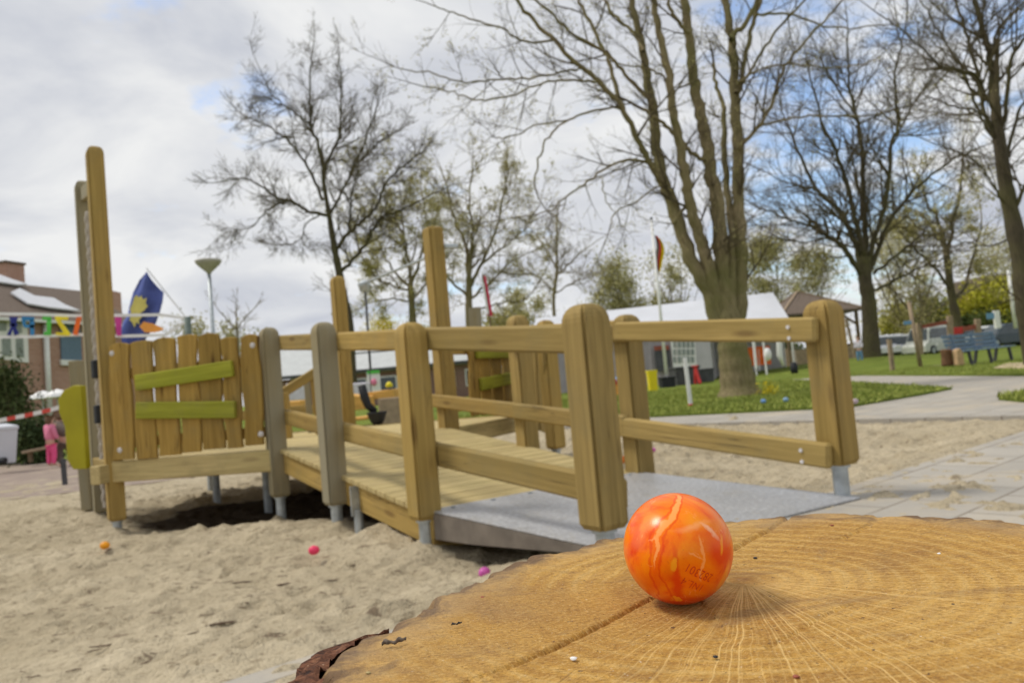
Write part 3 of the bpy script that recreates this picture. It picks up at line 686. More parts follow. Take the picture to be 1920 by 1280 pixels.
# torn fibres lying across the saw cut, speckles, stains
fv = k.mapv(p, (70, 1000, 1), (0, 0, math.radians(-38)))
fib = k.noise(fv, 1.0, 3, .6)
sv = k.noise(k.mapv(p, (600, 1700, 1), (0, 0, math.radians(-30))), 1.0, 3, .75)
base = k.mix(k.mr(fib, .54, .68, 0, .4), base, (.28, .13, .03))
base = k.mix(k.mr(sv, .54, .66, 0, .6), base, (.92, .66, .27))
base = k.mix(k.mr(sv, .46, .35, 0, .72), base, (.20, .09, .022))
base = k.mix(k.math('MULTIPLY', k.math('MULTIPLY', r1, .85), rmask), base, (.88, .60, .23))
base = k.mix(k.math('MULTIPLY', k.math('MULTIPLY', r2, .55), rmask), base, (.80, .52, .19))
base = k.mix(k.math('MULTIPLY', k.math('MULTIPLY', r3, .75), k.math('MULTIPLY', k.mr(rr0, .05, .11, 0, 1), k.mr(k.noise(p, 20, 3), .48, .6, 0, 1))), base, (.16, .075, .025))
base = k.mix(k.mr(k.noise(p, 900, 2), .70, .76, 0, .8), base, (.9, .82, .66))
base = k.mix(k.mr(k.noise(p, 420, 2), .715, .74, 0, .9), base, (.08, .04, .03))
rc = k.n('ShaderNodeVectorMath', {0: p, 1: (CX, CY, 0)}, operation='SUBTRACT').outputs[0]
att = k.n('ShaderNodeAttribute', attribute_name='edge').outputs['Fac']
en = k.math('ADD', att, k.math('MULTIPLY', k.math('SUBTRACT', k.noise(p, 22, 5, .65), .5), .30))
base = k.mix(k.mr(en, .80, .90, 0, .45), base, (.66, .44, .20))
base = k.mix(k.mr(k.math('ADD', att, k.math('MULTIPLY', k.math('SUBTRACT', k.noise(p, 30, 5, .7, 1.2), .5), .5)), .88, .98, 0, .85), base, (.14, .085, .055))
base = k.mix(k.mr(k.noise(k.mapv(p, (10, 26, 1), (0, 0, -.6)), 1.0, 5, .6, .8), .60, .70, 0, .55), base, (.26, .14, .06))
base = k.mix(k.mr(k.noise(p, 26, 6, .7, .8), .58, .74, 0, .55), base, (.25, .16, .085))
base = k.mix(k.math('MULTIPLY', k.mr(k.noise(p, 11, 5, .65, .6), .5, .7, 0, .6), k.mr(att, .5, .9, .05, 1)), base, (.30, .21, .13))
pit = k.mr(rr0, .0, .014, .6, 0); base = k.mix(pit, base, (.20, .09, .035))
k.col(base)
hh = k.math('ADD', k.math('MULTIPLY', fib, 1.0), k.math('MULTIPLY', sv, .9)); hh = k.math('ADD', hh, k.math('MULTIPLY', k.noise(p, 700, 2), .6))
k.bump(hh, .95, .0014); M['sawn'] = k.m
top = mesh_np('sawn_top', V, F, M['sawn'], log)
at = top.data.attributes.new('edge', 'FLOAT', 'POINT'); at.data.foreach_set('value', TT.ravel().astype(np.float32))
k = NT('log_side', .9, .15); p = k.pos()
g = k.noise(k.mapv(p, (40, 40, 7)), 1.0, 6, .65, .5)
k.col(k.ramp(g, [(.3, (.07, .04, .025)), (.7, (.24, .13, .07))])); k.bump(g, 1, .01); M['logbark'] = k.m
k = NT('red_bark', .85, .2); p = k.pos()
g = k.noise(k.mapv(p, (140, 420, 200), (0, 0, .9)), 1.0, 5, .65, .6)
c = k.ramp(g, [(.36, (.035, .018, .014)), (.54, (.17, .070, .038)), (.75, (.32, .16, .09))])
c = k.mix(k.mr(k.noise(p, 600, 2), .68, .74, 0, .7), c, (.55, .38, .25)); k.col(c); k.bump(g, 1, .003); M['redbark'] = k.m
# side wall
rows = [(0, LZ-.006), (.001, LZ-.02), (-.001, LZ-.06), (.002, LZ-.2), (.004, .2), (.01, .0)]
Vs = []
for dr, z in rows:
    r = rimR(A_)+dr+(.002*fbm(A_*40, A_*0+z*50, 3, 2) if z < LZ-.01 else 0); Vs.append(np.stack([CX+r*np.cos(A_), CY+r*np.sin(A_), np.full_like(A_, z)], 1))
# first row must meet the rim of the top
Vs[0][:, 2] = Z[-1]
Vs = np.concatenate(Vs); nr = len(rows); i, j = np.meshgrid(np.arange(nr-1), np.arange(NA), indexing='ij'); a = (i*NA+j).ravel(); b = (i*NA+(j+1) % NA).ravel()
mesh_np('log_side', Vs, np.stack([a, a+NA, b+NA, b], 1), M['logbark'], log)
# bark slab left, wrapping round the near side
def barkslab(a0, a1, thick, drop, seed):
    n = int(abs(a1-a0)*90); aa = np.linspace(a0, a1, n); Vv = []; prof = []
    for q in range(9):
        t = q/8
        prof.append(t)
    env = sm((aa-a0)/(.10))*sm((a1-aa)/.12)
    for t in prof:
        th = thick*(1+.9*fbm(aa*7+seed, aa*0, 3, seed))*env
        r = rimR(aa)-.002+th*t
        z = LZ-drop-.003*t**2*1.5+.0045*fbm(aa*38, aa*0+t*9, 3, seed+2)-.006*(t > .99)
        Vv.append(np.stack([CX+r*np.cos(aa), CY+r*np.sin(aa), z], 1))
    for z in (LZ-.02, LZ-.1, .25, .02):
        r = rimR(aa)+thick*env*(1+.5*fbm(aa*9, aa*0+z*20, 3, seed)); Vv.append(np.stack([CX+r*np.cos(aa), CY+r*np.sin(aa), np.full_like(aa, z)], 1))
    Vv = np.concatenate(Vv); m_ = 13; i, j = np.meshgrid(np.arange(m_-1), np.arange(n-1), indexing='ij'); a = (i*n+j).ravel()
    return mesh_np('bark', Vv, np.stack([a, a+1, a+1+n, a+n], 1), M['redbark'], log)
def rimang(px, py): q = onz(px, py, LZ); return math.atan2(q.y-CY, q.x-CX)
barkslab(rimang(725, 1176), rimang(725, 1176)+.46, .015, .0008, 3)
barkslab(rimang(725, 1176)+.36, rimang(725, 1176)+2.9, .016, .0014, 11)

# egg
ES = .0203
ec = onz(1270, 1122, LZ); rv = rayv(1270.5, 1026.5); t = (ec.y+.002)/rv.y
EC = Vector((rv.x*t, rv.y*t, LZ+ES*.985))
t = (EC.z-EYE)/rv.z; EC = Vector((rv.x*t, rv.y*t, EC.z))
eggaxis = Vector((.10, 1, -.0)).normalized()
def eggR(d):                    # radius of the shell in direction d from the centre
    c = d.dot(eggaxis); s = math.sqrt(max(0, 1-c*c))
    L = .0262 if c > 0 else .0228
    return 1/math.sqrt((c/L)**2+(s/ES)**2)
k = NT('dyed_shell', .24, .2); p = k.obj()
k.b.inputs['Coat Weight'].default_value = .08; k.b.inputs['Coat Roughness'].default_value = .3
n_ = k.noise(p, 48, 6, .6, 1.5)
c = k.ramp(n_, [(.32, (.76, .055, .001)), (.44, (.90, .160, .001)), (.60, (.92, .225, .001)), (.74, (.93, .30, .003))])
dst = k.n('ShaderNodeVectorMath', {0: k.n('ShaderNodeTexNoise', {'Vector': p, 'Scale': 75.0, 'Detail': 5.0, 'Roughness': .6}).outputs['Color'], 1: (.5, .5, .5)}, operation='SUBTRACT').outputs[0]
pd = k.n('ShaderNodeVectorMath', {0: p, 1: k.n('ShaderNodeVectorMath', {0: dst, 'Scale': .007}, operation='SCALE').outputs[0]}, operation='ADD').outputs[0]
def cmp_(v_, ax): return k.n('ShaderNodeVectorMath', {0: v_, 1: tuple(ax/ES)}, operation='DOT_PRODUCT').outputs['Value']
ea, eb = cmp_(pd, RT), cmp_(pd, UP)
front = k.mr(cmp_(p, -fw), .0, .15, 0, 1)
def blob(x, y, rx, ry, ang_, soft=.35, st=1.0):
    dx_, dy_ = k.math('SUBTRACT', ea, x), k.math('SUBTRACT', eb, y); ca, sa = math.cos(ang_), math.sin(ang_)
    u_ = k.math('DIVIDE', k.math('ADD', k.math('MULTIPLY', dx_, ca), k.math('MULTIPLY', dy_, sa)), rx); w_ = k.math('DIVIDE', k.math('SUBTRACT', k.math('MULTIPLY', dy_, ca), k.math('MULTIPLY', dx_, sa)), ry)
    d_ = k.math('SQRT', k.math('ADD', k.math('MULTIPLY', u_, u_), k.math('MULTIPLY', w_, w_))); return k.math('MULTIPLY', k.mr(d_, 1-soft, 1+soft, st, 0), front)
DR, OR_, PA, YE = (.74, .035, .001), (.88, .11, .001), (1.0, .36, .09), (.95, .36, .012)
for (x, y, rx, ry, an_, so_, st_, cl) in ((.55, .12, .26, .20, -.5, .5, .85, DR), (.78, .05, .10, .34, .2, .5, .6, DR), (.42, .42, .30, .10, -.6, .5, .5, OR_), (-.28, -.05, .05, .30, .1, .5, .75, DR), (-.22, -.46, .10, .34, .35, .5, .8, DR), (0, -.78, .55, .12, .05, .5, .7, DR),
        (-.58, -.15, .06, .42, 0, .6, .7, OR_), (-.88, .25, .05, .40, -.35, .5, .7, DR), (-.72, .45, .08, .30, -.55, .6, .45, (.98, .36, .12)), (.25, .66, .42, .10, -.25, .6, .5, YE), (.66, -.35, .09, .28, -.3, .3, .55, YE), (.62, .28, .04, .12, -.3, .3, .7, YE),
        (-.31, .0, .045, .13, 0, .2, .9, YE), (-.17, -.72, .11, .05, -.4, .15, .9, YE), (.10, .60, .28, .05, .15, .6, .45, (1, .45, .2)), (.44, .50, .16, .035, -.8, .5, .75, (1, .55, .34))):
    c = k.mix(blob(x, y, rx, ry, an_, so_, st_), c, cl)
sa_ = k.math('ABSOLUTE', k.math('SUBTRACT', ea, k.math('ADD', -.60, k.math('MULTIPLY', k.math('MULTIPLY', eb, eb), .55)))); wd_ = k.mr(eb, -.2, .8, .006, .052)
c = k.mix(k.math('MULTIPLY', k.math('MULTIPLY', k.mr(k.math('DIVIDE', sa_, wd_), .8, 1.15, .9, 0), k.mr(eb, -.15, .05)), front), c, PA)
c = k.mix(k.math('MULTIPLY', k.mr(k.math('ABSOLUTE', k.math('SUBTRACT', sa_, .085)), .008, .03, .6, 0), front), c, DR)
sb_ = k.math('ABSOLUTE', k.math('SUBTRACT', ea, k.math('ADD', .19, k.math('MULTIPLY', k.math('SINE', k.math('MULTIPLY', eb, 7.0)), .035))))
c = k.mix(k.math('MULTIPLY', k.math('MULTIPLY', k.mr(sb_, .014, .028, .85, 0), k.math('MULTIPLY', k.mr(eb, -.36, -.28), k.mr(eb, .50, .40))), front), c, PA)
c = k.mix(blob(.10, .14, .10, .018, -.45, .3, .8), c, PA)
ve = k.noise(k.mapv(p, (120, 100, 60), (.2, .35, 0), (1, 5, 2)), 1.0, 3, .5, .9)
va = k.mr(k.math('ABSOLUTE', k.math('SUBTRACT', ve, .5)), .003, .012, 1, 0)
c = k.mix(k.math('MULTIPLY', va, k.mr(k.noise(p, 90, 2), .55, .64, 0, .6)), c, (1.0, .40, .14))
c = k.mix(k.mr(k.noise(p, 1100, 2), .68, .74, 0, .4), c, (.55, .04, .01))
k.col(c); k.b.inputs['Subsurface Weight'].default_value = .0; k.b.inputs['Subsurface Radius'].default_value = (.01, .003, .001); k.b.inputs['Subsurface Scale'].default_value = .4
k.bump(k.noise(p, 1600, 2), .05, .0003); M['egg'] = k.m
egg = MB(); NU, NV = 96, 64; vs = []; fs = []
for i in range(NV+1):
    th = math.pi*i/NV
    for j in range(NU):
        ph = 2*math.pi*j/NU; d = Vector((math.sin(th)*math.cos(ph), math.sin(th)*math.sin(ph), math.cos(th))); vs.append(d*eggR(d))
for i in range(NV):
    for j in range(NU): fs.append((i*NU+j, i*NU+(j+1) % NU, (i+1)*NU+(j+1) % NU, (i+1)*NU+j))
me = bpy.data.meshes.new('dyed_egg'); me.from_pydata(vs, [], fs); me.update()
bm = bmesh.new(); bm.from_mesh(me); bmesh.ops.remove_doubles(bm, verts=bm.verts, dist=1e-6); bmesh.ops.recalc_face_normals(bm, faces=bm.faces); bm.to_mesh(me); bm.free()
me.polygons.foreach_set('use_smooth', [True]*len(me.polygons)); me.materials.append(M['egg'])
eggo = bpy.data.objects.new('dyed_egg', me); COL.objects.link(eggo); eggo.location = EC
tag(eggo, 'large orange dyed egg with red marbling and printed stamp on the cut log', 'egg')
M['ink'] = plain('red_ink', (.50, .006, .004), .4, .1)
def stamp(body, cpx, size):
    cu = bpy.data.curves.new('stamp', 'FONT'); cu.body = body; cu.size = size; cu.align_x = 'CENTER'; cu.align_y = 'CENTER'; cu.space_character = 1.05; cu.offset = -size*.016; cu.resolution_u = 3
    tmp = bpy.data.objects.new('tmp', cu); COL.objects.link(tmp); dg = bpy.context.evaluated_depsgraph_get(); dg.update()
    m2 = bpy.data.meshes.new_from_object(tmp.evaluated_get(dg)); COL.objects.unlink(tmp); bpy.data.objects.remove(tmp)
    r = rayv(*cpx).normalized(); o0 = Vector((0, 0, EYE)); oc = o0-EC
    b_ = oc.dot(r); disc = b_*b_-(oc.dot(oc)-ES**2); hit = o0+r*(-b_-math.sqrt(disc)) - EC; n0 = hit.normalized()
    tx = (RT*-.88+UP*.47); ty = (RT*-.47-UP*.88)      # the print is upside down, tilted
    tx = (tx-n0*tx.dot(n0)).normalized(); ty = (ty-n0*ty.dot(n0)); ty = (ty-tx*ty.dot(tx)).normalized()
    for v_ in m2.vertices:
        d = (n0*ES+tx*(v_.co.x*.82)+ty*v_.co.y).normalized(); v_.co = d*(eggR(d)+.00006)
    m2.materials.clear(); m2.materials.append(M['ink'])
    o_ = bpy.data.objects.new('stamp', m2); COL.objects.link(o_); o_.parent = eggo
stamp('282301', (1308, 1069), .0042); stamp('1NL.4', (1297, 1089), .0040)
# small things lying on the log
def curl(px, py, size, label, mat):
    p = onz(px, py, LZ); mb = MB(); vs = []; fs = []; n = 16
    for i in range(n+1):
        t = i/n; x = (t-.5)*size; wv_ = size*.10*math.sin(t*9)+size*.08*math.sin(t*21)
        for j in range(4):
            a = j/3*1.7; rr_ = size*.16*(1+.3*math.sin(t*12)); vs.append((p.x+x*.93-wv_*.2, p.y+x*.35+wv_+rr_*(1-math.cos(a))*.6, p.z+.0012+rr_*math.sin(a)*.9))
    for i in range(n):
        for j in range(3): fs.append((i*4+j, i*4+j+1, (i+1)*4+j+1, (i+1)*4+j))
    mb.add(vs, fs); o_ = mb.build('bark_curl', mat, None, smooth=True); s_ = o_.modifiers.new('s', 'SOLIDIFY'); s_.thickness = size*.03
    tag(o_, label, 'bark curl')
M['curl'] = plain('grey_bark_curl', (.13, .10, .075), .8, .5, 400)
curl(740, 1212, .0085, 'small grey curled bark flake on the log near its red bark edge', M['curl'])
curl(857, 1176, .0040, 'tiny dark sliver on the log, right of the curled bark flake', M['black'])
def crumb(px, py, s, label, mat, nm='wood_crumb', cat='crumb'):
    p = onz(px, py, LZ); bm = bmesh.new(); bmesh.ops.create_icosphere(bm, subdivisions=2, radius=s)
    for v_ in bm.verts: v_.co *= 1+.5*mnoise.noise(v_.co*900+Vector((px, py, 0))); v_.co.z *= .45
    me = bpy.data.meshes.new(nm); bm.to_mesh(me); bm.free(); me.materials.append(mat); o_ = bpy.data.objects.new(nm, me); COL.objects.link(o_); o_.location = (p.x, p.y, p.z+s*.3)
    tag(o_, label, cat)
crumb(1076, 1235, .0011, 'pale woolly crumb on the log, left of the egg below the long crack', M['white'])
crumb(1416, 1046, .0009, 'dark speck on the log, just right of the egg', M['black'])
crumb(1493, 1269, .0010, 'dark red speck near the bottom edge of the log', M['redbrown'])
crumb(1760, 1038, .0008, 'white crumb on the right half of the log', M['white'])
crumb(1342, 1232, .0009, 'dark speck on the log, below the egg', M['black'])
crumb(1787, 1134, .0007, 'black speck on the right side of the log among the rings', M['black'])

for i_, (px_, py_, lb_) in enumerate(((690, 1262, 'pale splinter crumb near the bark corner of the log'), (905, 1120, 'brown crumb near the left rim of the log'), (1560, 985, 'dark crumb near the far rim of the log right of the egg'))):
    crumb(px_, py_, .0009, lb_, M['redbrown'] if i_ else M['deck'])
# ------------------------------------------------------------------ eggs lost in the sand and grass
def smallegg(px, py, z, R, col, label, rz=0):
    if z < 0:
        for _ in range(6): q_ = onz(px, py, z); z = sz(q_.x, q_.y)
        z += .012
    p = onz(px, py, z+R*.7); me = bpy.data.meshes.new('dyed_egg'); bm = bmesh.new(); bmesh.ops.create_uvsphere(bm, u_segments=24, v_segments=16, radius=R)
    for v_ in bm.verts: v_.co.x *= 1.28 if v_.co.x > 0 else 1.12
    bmesh.ops.rotate(bm, verts=bm.verts, matrix=Matrix.Rotation(rz, 3, 'Z')); bm.to_mesh(me); bm.free(); me.polygons.foreach_set('use_smooth', [True]*len(me.polygons))
    me.materials.append(plain('dye_'+str(len(bpy.data.materials)), col, .35, .25, 40)); o_ = bpy.data.objects.new('dyed_egg', me); COL.objects.link(o_); o_.location = p
    tag(o_, label, 'egg', 'dyed eggs scattered over sand and grass')
smallegg(196, 1022, -.22, .024, (.85, .33, .015), 'small orange egg in the sand in front of the tallest post', .3)
smallegg(588, 1031, -.155, .022, (.80, .05, .14), 'pink egg in the sand, before the second grey post', .2)
smallegg(908, 1073, -.13, .022, (.55, .10, .38), 'purple egg in the sand just left of the log rim', 1)
smallegg(1172, 861, .10, .024, (.85, .17, .01), 'orange egg on the deck at the foot of the far post', 1)
smallegg(1225, 843, -.09, .022, (.50, .09, .35), 'mauve egg in the sand right of the far post', 1)
smallegg(1502, 861, -.03, .022, (.38, .03, .12), 'dark red egg in the sand below the end of the lower rail', 0)
smallegg(1591, 764, .06, .032, (.9, .42, .02), 'yellow orange egg at the lawn edge right of the last post', 0)
smallegg(1431, 752, .06, .03, (.16, .32, .62), 'pale blue egg in the grass right of the big tree', 0)
smallegg(1473, 749, .06, .03, (.24, .40, .60), 'light blue egg in the grass, nearer the last post', 0)
smallegg(1590, 734, .06, .03, (.22, .38, .62), 'blue egg on the lawn beyond the last post', 0)
smallegg(1603, 752, .06, .03, (.45, .36, .40), 'greyish mauve egg on the lawn beyond the last post', 0)
# bark scraps strewn over the sand
for i, (px, py, L, an) in enumerate(((300, 1238, .13, .7), (415, 1170, .11, .25), (455, 1132, .05, 0), (540, 1095, .10, .1), (455, 1092, .09, .0), (235, 1023, .05, .1), (290, 1017, .03, 0), (530, 1210, .05, 1.4),
                                     (610, 1210, .06, .3), (620, 1089, .06, .1), (350, 1042, .03, .4), (452, 1044, .03, -.5), (205, 1140, .04, .4), (170, 1135, .03, 1.2), (60, 1270, .05, .3), (115, 1190, .07, .1),
                                     (190, 1212, .08, .2), (655, 1140, .05, .2), (700, 1060, .04, .3), (1425, 905, .07, .1), (1622, 898, .06, .2), (1510, 830, .05, 0), (1660, 795, .06, .1), (1370, 862, .05, .3), (1780, 800, .06, .0))+tuple((rr.uniform(20, 800), rr.uniform(1040, 1270), rr.uniform(.015, .055), rr.uniform(-.6, .9)) for _ in range(46))+tuple((rr.uniform(1230, 1900), rr.uniform(800, 880), rr.uniform(.03, .07), rr.uniform(-.6, .9)) for _ in range(12))):
    z0 = -.2
    for _ in range(4):
        p = onz(px, py, z0); z0 = sz(p.x, p.y)
    if (p.x-L0[0])*LN[0]+(p.y-L0[1])*LN[1] < .05: continue
    p = onz(px, py, z0+.004); d = Vector((math.cos(an), math.sin(an), 0)); nrm = Vector((-d.y, d.x, 0))
    n = 7; pts = [p+d*(L*(j/(n-1)-.5))+nrm*rnd.uniform(-.12, .12)*L*.5+Vector((0, 0, .004+rnd.uniform(0, .006))) for j in range(n)]
    mb = MB().tube(pts, [.003]+[L*.07*rnd.uniform(.7, 1.3) for _ in range(n-2)]+[.002], 6)
    for v_ in mb.v: v_.z = lerp(p.z, v_.z, .55)
    tag(mb.build('bark_scrap', M['curl2'] if 'curl2' in M else M.setdefault('curl2', plain('dark_bark_scrap', (.11, .075, .05), .9, .4, 60)), smooth=True),
        'small dark scrap of bark lying on the trampled sand', 'bark scrap', 'bark scraps strewn on the sand')

# ------------------------------------------------------------------ trees
class Tubes:
    def __init__(s): s.V = []; s.F = []; s.L = []; s.n = 0
    def add(s, pts, rad, n):
        P = np.array(pts, dtype=float); m_ = len(P); T = np.gradient(P, axis=0); T /= np.linalg.norm(T, axis=1)[:, None]+1e-9
        a = np.array([0, 0, 1.]) if abs(T[0][2]) < .8 else np.array([1., 0, 0])
        U = np.cross(T, a); U /= np.linalg.norm(U, axis=1)[:, None]+1e-9; Wv = np.cross(T, U)
        an = np.arange(n)*2*math.pi/n; c, q = np.cos(an), np.sin(an); R = np.array(rad)[:, None, None]
        V = P[:, None, :]+R*(U[:, None, :]*c[None, :, None]+Wv[:, None, :]*q[None, :, None])
        Ls = np.concatenate([[0], np.cumsum(np.linalg.norm(np.diff(P, axis=0), axis=1))])
        Lc = np.stack([np.repeat(Ls[:, None], n, 1)+s.n*.37, R[:, :, 0]*c[None], R[:, :, 0]*q[None]], 2)
        s.V.append(V.reshape(-1, 3)); s.L.append(Lc.reshape(-1, 3))
        i, j = np.meshgrid(np.arange(m_-1), np.arange(n), indexing='ij'); a = (s.n+i*n+j).ravel(); b = (s.n+i*n+(j+1) % n).ravel()
        s.F.append(np.stack([a, b, b+n, a+n], 1)); s.n += m_*n
    def build(s, name, mat, parent):
        V = np.concatenate(s.V); F = np.concatenate(s.F); o = mesh_np(name, V, F, mat, parent)
        at = o.data.attributes.new('loc', 'FLOAT_VECTOR', 'POINT'); at.data.foreach_set('vector', np.concatenate(s.L).astype(np.float32).ravel()); return o
def perp(d, rg):
    a = np.array([rg.gauss(0, 1) for _ in range(3)]); a -= d*a.dot(d); return a/(np.linalg.norm(a)+1e-9)
def grow(tb, p, d, L, r, lvl, rg, ends, up=.12, wig=.16, kids=(5, 6, 5), ratio=.52, spread=(.5, 1.0), rmin=.003):
    n = 3 if lvl == 0 else (5 if lvl == 1 else 7); pts = [p]; q = p.copy(); dd = d/np.linalg.norm(d)
    bend = perp(dd, rg)*wig
    for i in range(n):
        dd = dd+bend*.35+perp(dd, rg)*wig*.75+np.array([0, 0, up])/n*1.6; dd /= np.linalg.norm(dd); q = q+dd*(L/n); pts.append(q.copy())
        if rg.random() < .3: bend = perp(dd, rg)*wig
    r = max(r, rmin*(1+.35*lvl)); rad = [max(rmin*.7, r*(1-.72*i/n)) for i in range(n+1)]
    tb.add(pts, rad, 3 if lvl < 2 else 5)
    if lvl == 0: ends.append(pts[-1]); ends.append(pts[2]); return
    k_ = kids[min(lvl, len(kids))-1]
    for c in range(k_):
        t = rg.uniform(.18, 1.0) if c else 1.0; f_ = t*n; i = min(int(f_), n-1); b = pts[i]+(pts[i+1]-pts[i])*(f_-i)
        dl = pts[i+1]-pts[i]; dl /= np.linalg.norm(dl); an = rg.uniform(*spread)*(.4 if c == 0 else 1)
        nd = dl*math.cos(an)+perp(dl, rg)*math.sin(an)
        grow(tb, b, nd, L*ratio*rg.uniform(.7, 1.25)*(1.15-.45*t), max(r*(1-.72*t)*.72, r*.22), lvl-1, rg, ends, up, wig, kids, ratio, spread, rmin)
def leafcloud(name, pts, size, mat, parent, rg, per=3, sp=.2, flat=1):
    V = []; F = []
    for p in pts:
        for _ in range(per):
            c = np.array(p)+np.array([rg.gauss(0, sp) for _ in range(3)]); s_ = size*rg.uniform(.5, 1.4)
            a = np.array([rg.gauss(0, 1) for _ in range(3)]); a /= np.linalg.norm(a); b = perp(a, rg)
            n = len(V); V += [c-a*s_, c+b*s_*.5, c+a*s_, c-b*s_*.5]; F.append((n, n+1, n+2, n+3))
    return mesh_np(name, np.array(V), F, mat, parent, smooth=False)
def smooth_path(pts, per=5, jit=0, rg=None):
    P = [np.array(p, dtype=float) for p in pts]; out_ = []
    for i in range(len(P)-1):
        p0 = P[max(i-1, 0)]; p1 = P[i]; p2 = P[i+1]; p3 = P[min(i+2, len(P)-1)]
        for j in range(per):
            t = j/per; out_.append(.5*((2*p1)+(-p0+p2)*t+(2*p0-5*p1+4*p2-p3)*t*t+(-p0+3*p1-3*p2+p3)*t**3))
    out_.append(P[-1])
    if jit:
        for q in out_[1:-1]: q += np.array([rg.gauss(0, jit) for _ in range(3)])
    return out_
def traced_tree(name, label, Y, limbs, trunk, seed, mats, twig=dict(), clen=(1.2, 2.6), lvl=2, bud=None, density=1.0, base_z=None, group=None, endlvl=2):
    """trunk/limbs: (list of (px, py), width px start, width px end, depth drift in m, child density)"""
    rg = random.Random(seed); b = onY(*trunk[0][0], Y); bz = b.z if base_z is None else base_z
    twig = dict(twig); twig.setdefault('rmin', Y*.00021)
    root = thing(name, (b.x, b.y, bz), label, 'tree', group); tk = Tubes(); tw = Tubes(); ends = []
    for k_, (pts, w0, w1, dz, dens) in enumerate([trunk]+limbs):
        n = len(pts)
        P = [np.array(onY(x, y, Y+dz*(i/(n-1))**1.0)) for i, (x, y) in enumerate(pts)]
        S_ = smooth_path(P, 5, .012*Y/14 if k_ else 0, rg); m_ = len(S_)
        rad = [(w0+(w1-w0)*(i/(m_-1))**.9)/2*Y/FP*(1+(.11*math.sin(i*1.9+k_)*rg.random() if w0 > 6 else 0)) for i in range(m_)]
        if k_ == 0:
            S_ = [np.array([S_[0][0], S_[0][1], S_[0][2]-.5])]+S_; rad = [rad[0]*1.25]+rad
            for i in range(2, min(5, len(rad))): rad[i] *= 1+.12*(5-i)/3
            rad[1] *= 1.22
        tk.add(S_, rad, 12 if w0 > 12 else 6)
        if dens <= 0: continue
        Ltot = sum(np.linalg.norm(S_[i+1]-S_[i]) for i in range(len(S_)-1))
        cnt = max(2, int(Ltot*dens*density))
        for c in range(cnt):
            t = rg.uniform(.12, 1); f_ = t*(m_-1); i = min(int(f_), m_-2); q = S_[i]+(S_[i+1]-S_[i])*(f_-i); dl = S_[i+1]-S_[i]; dl = dl/(np.linalg.norm(dl)+1e-9)
            an = rg.uniform(.5, 1.15); nd = dl*math.cos(an)+perp(dl, rg)*math.sin(an)
            L = rg.uniform(*clen)*(1.15-.5*t); rr_ = min(rad[min(i, len(rad)-1)]*.6, L*.02)
            grow(tw, q, nd, L, rr_, lvl if rg.random() < .75 else lvl-1, rg, ends, **twig)
        d_ = S_[-1]-S_[-3]; grow(tw, S_[-1], d_, rg.uniform(*clen), rad[-1], endlvl, rg, ends, **twig)
    tk.build('trunk', M[mats[0]], root); tw.build('crown', M[mats[1]], root)
    if bud:
        n_ = int(len(ends)*bud[2]); leafcloud('buds', rg.sample(ends, n_), bud[0], M[bud[3] if len(bud) > 3 else 'bud'], root, rg, bud[1], bud[0]*1.6)
    return root

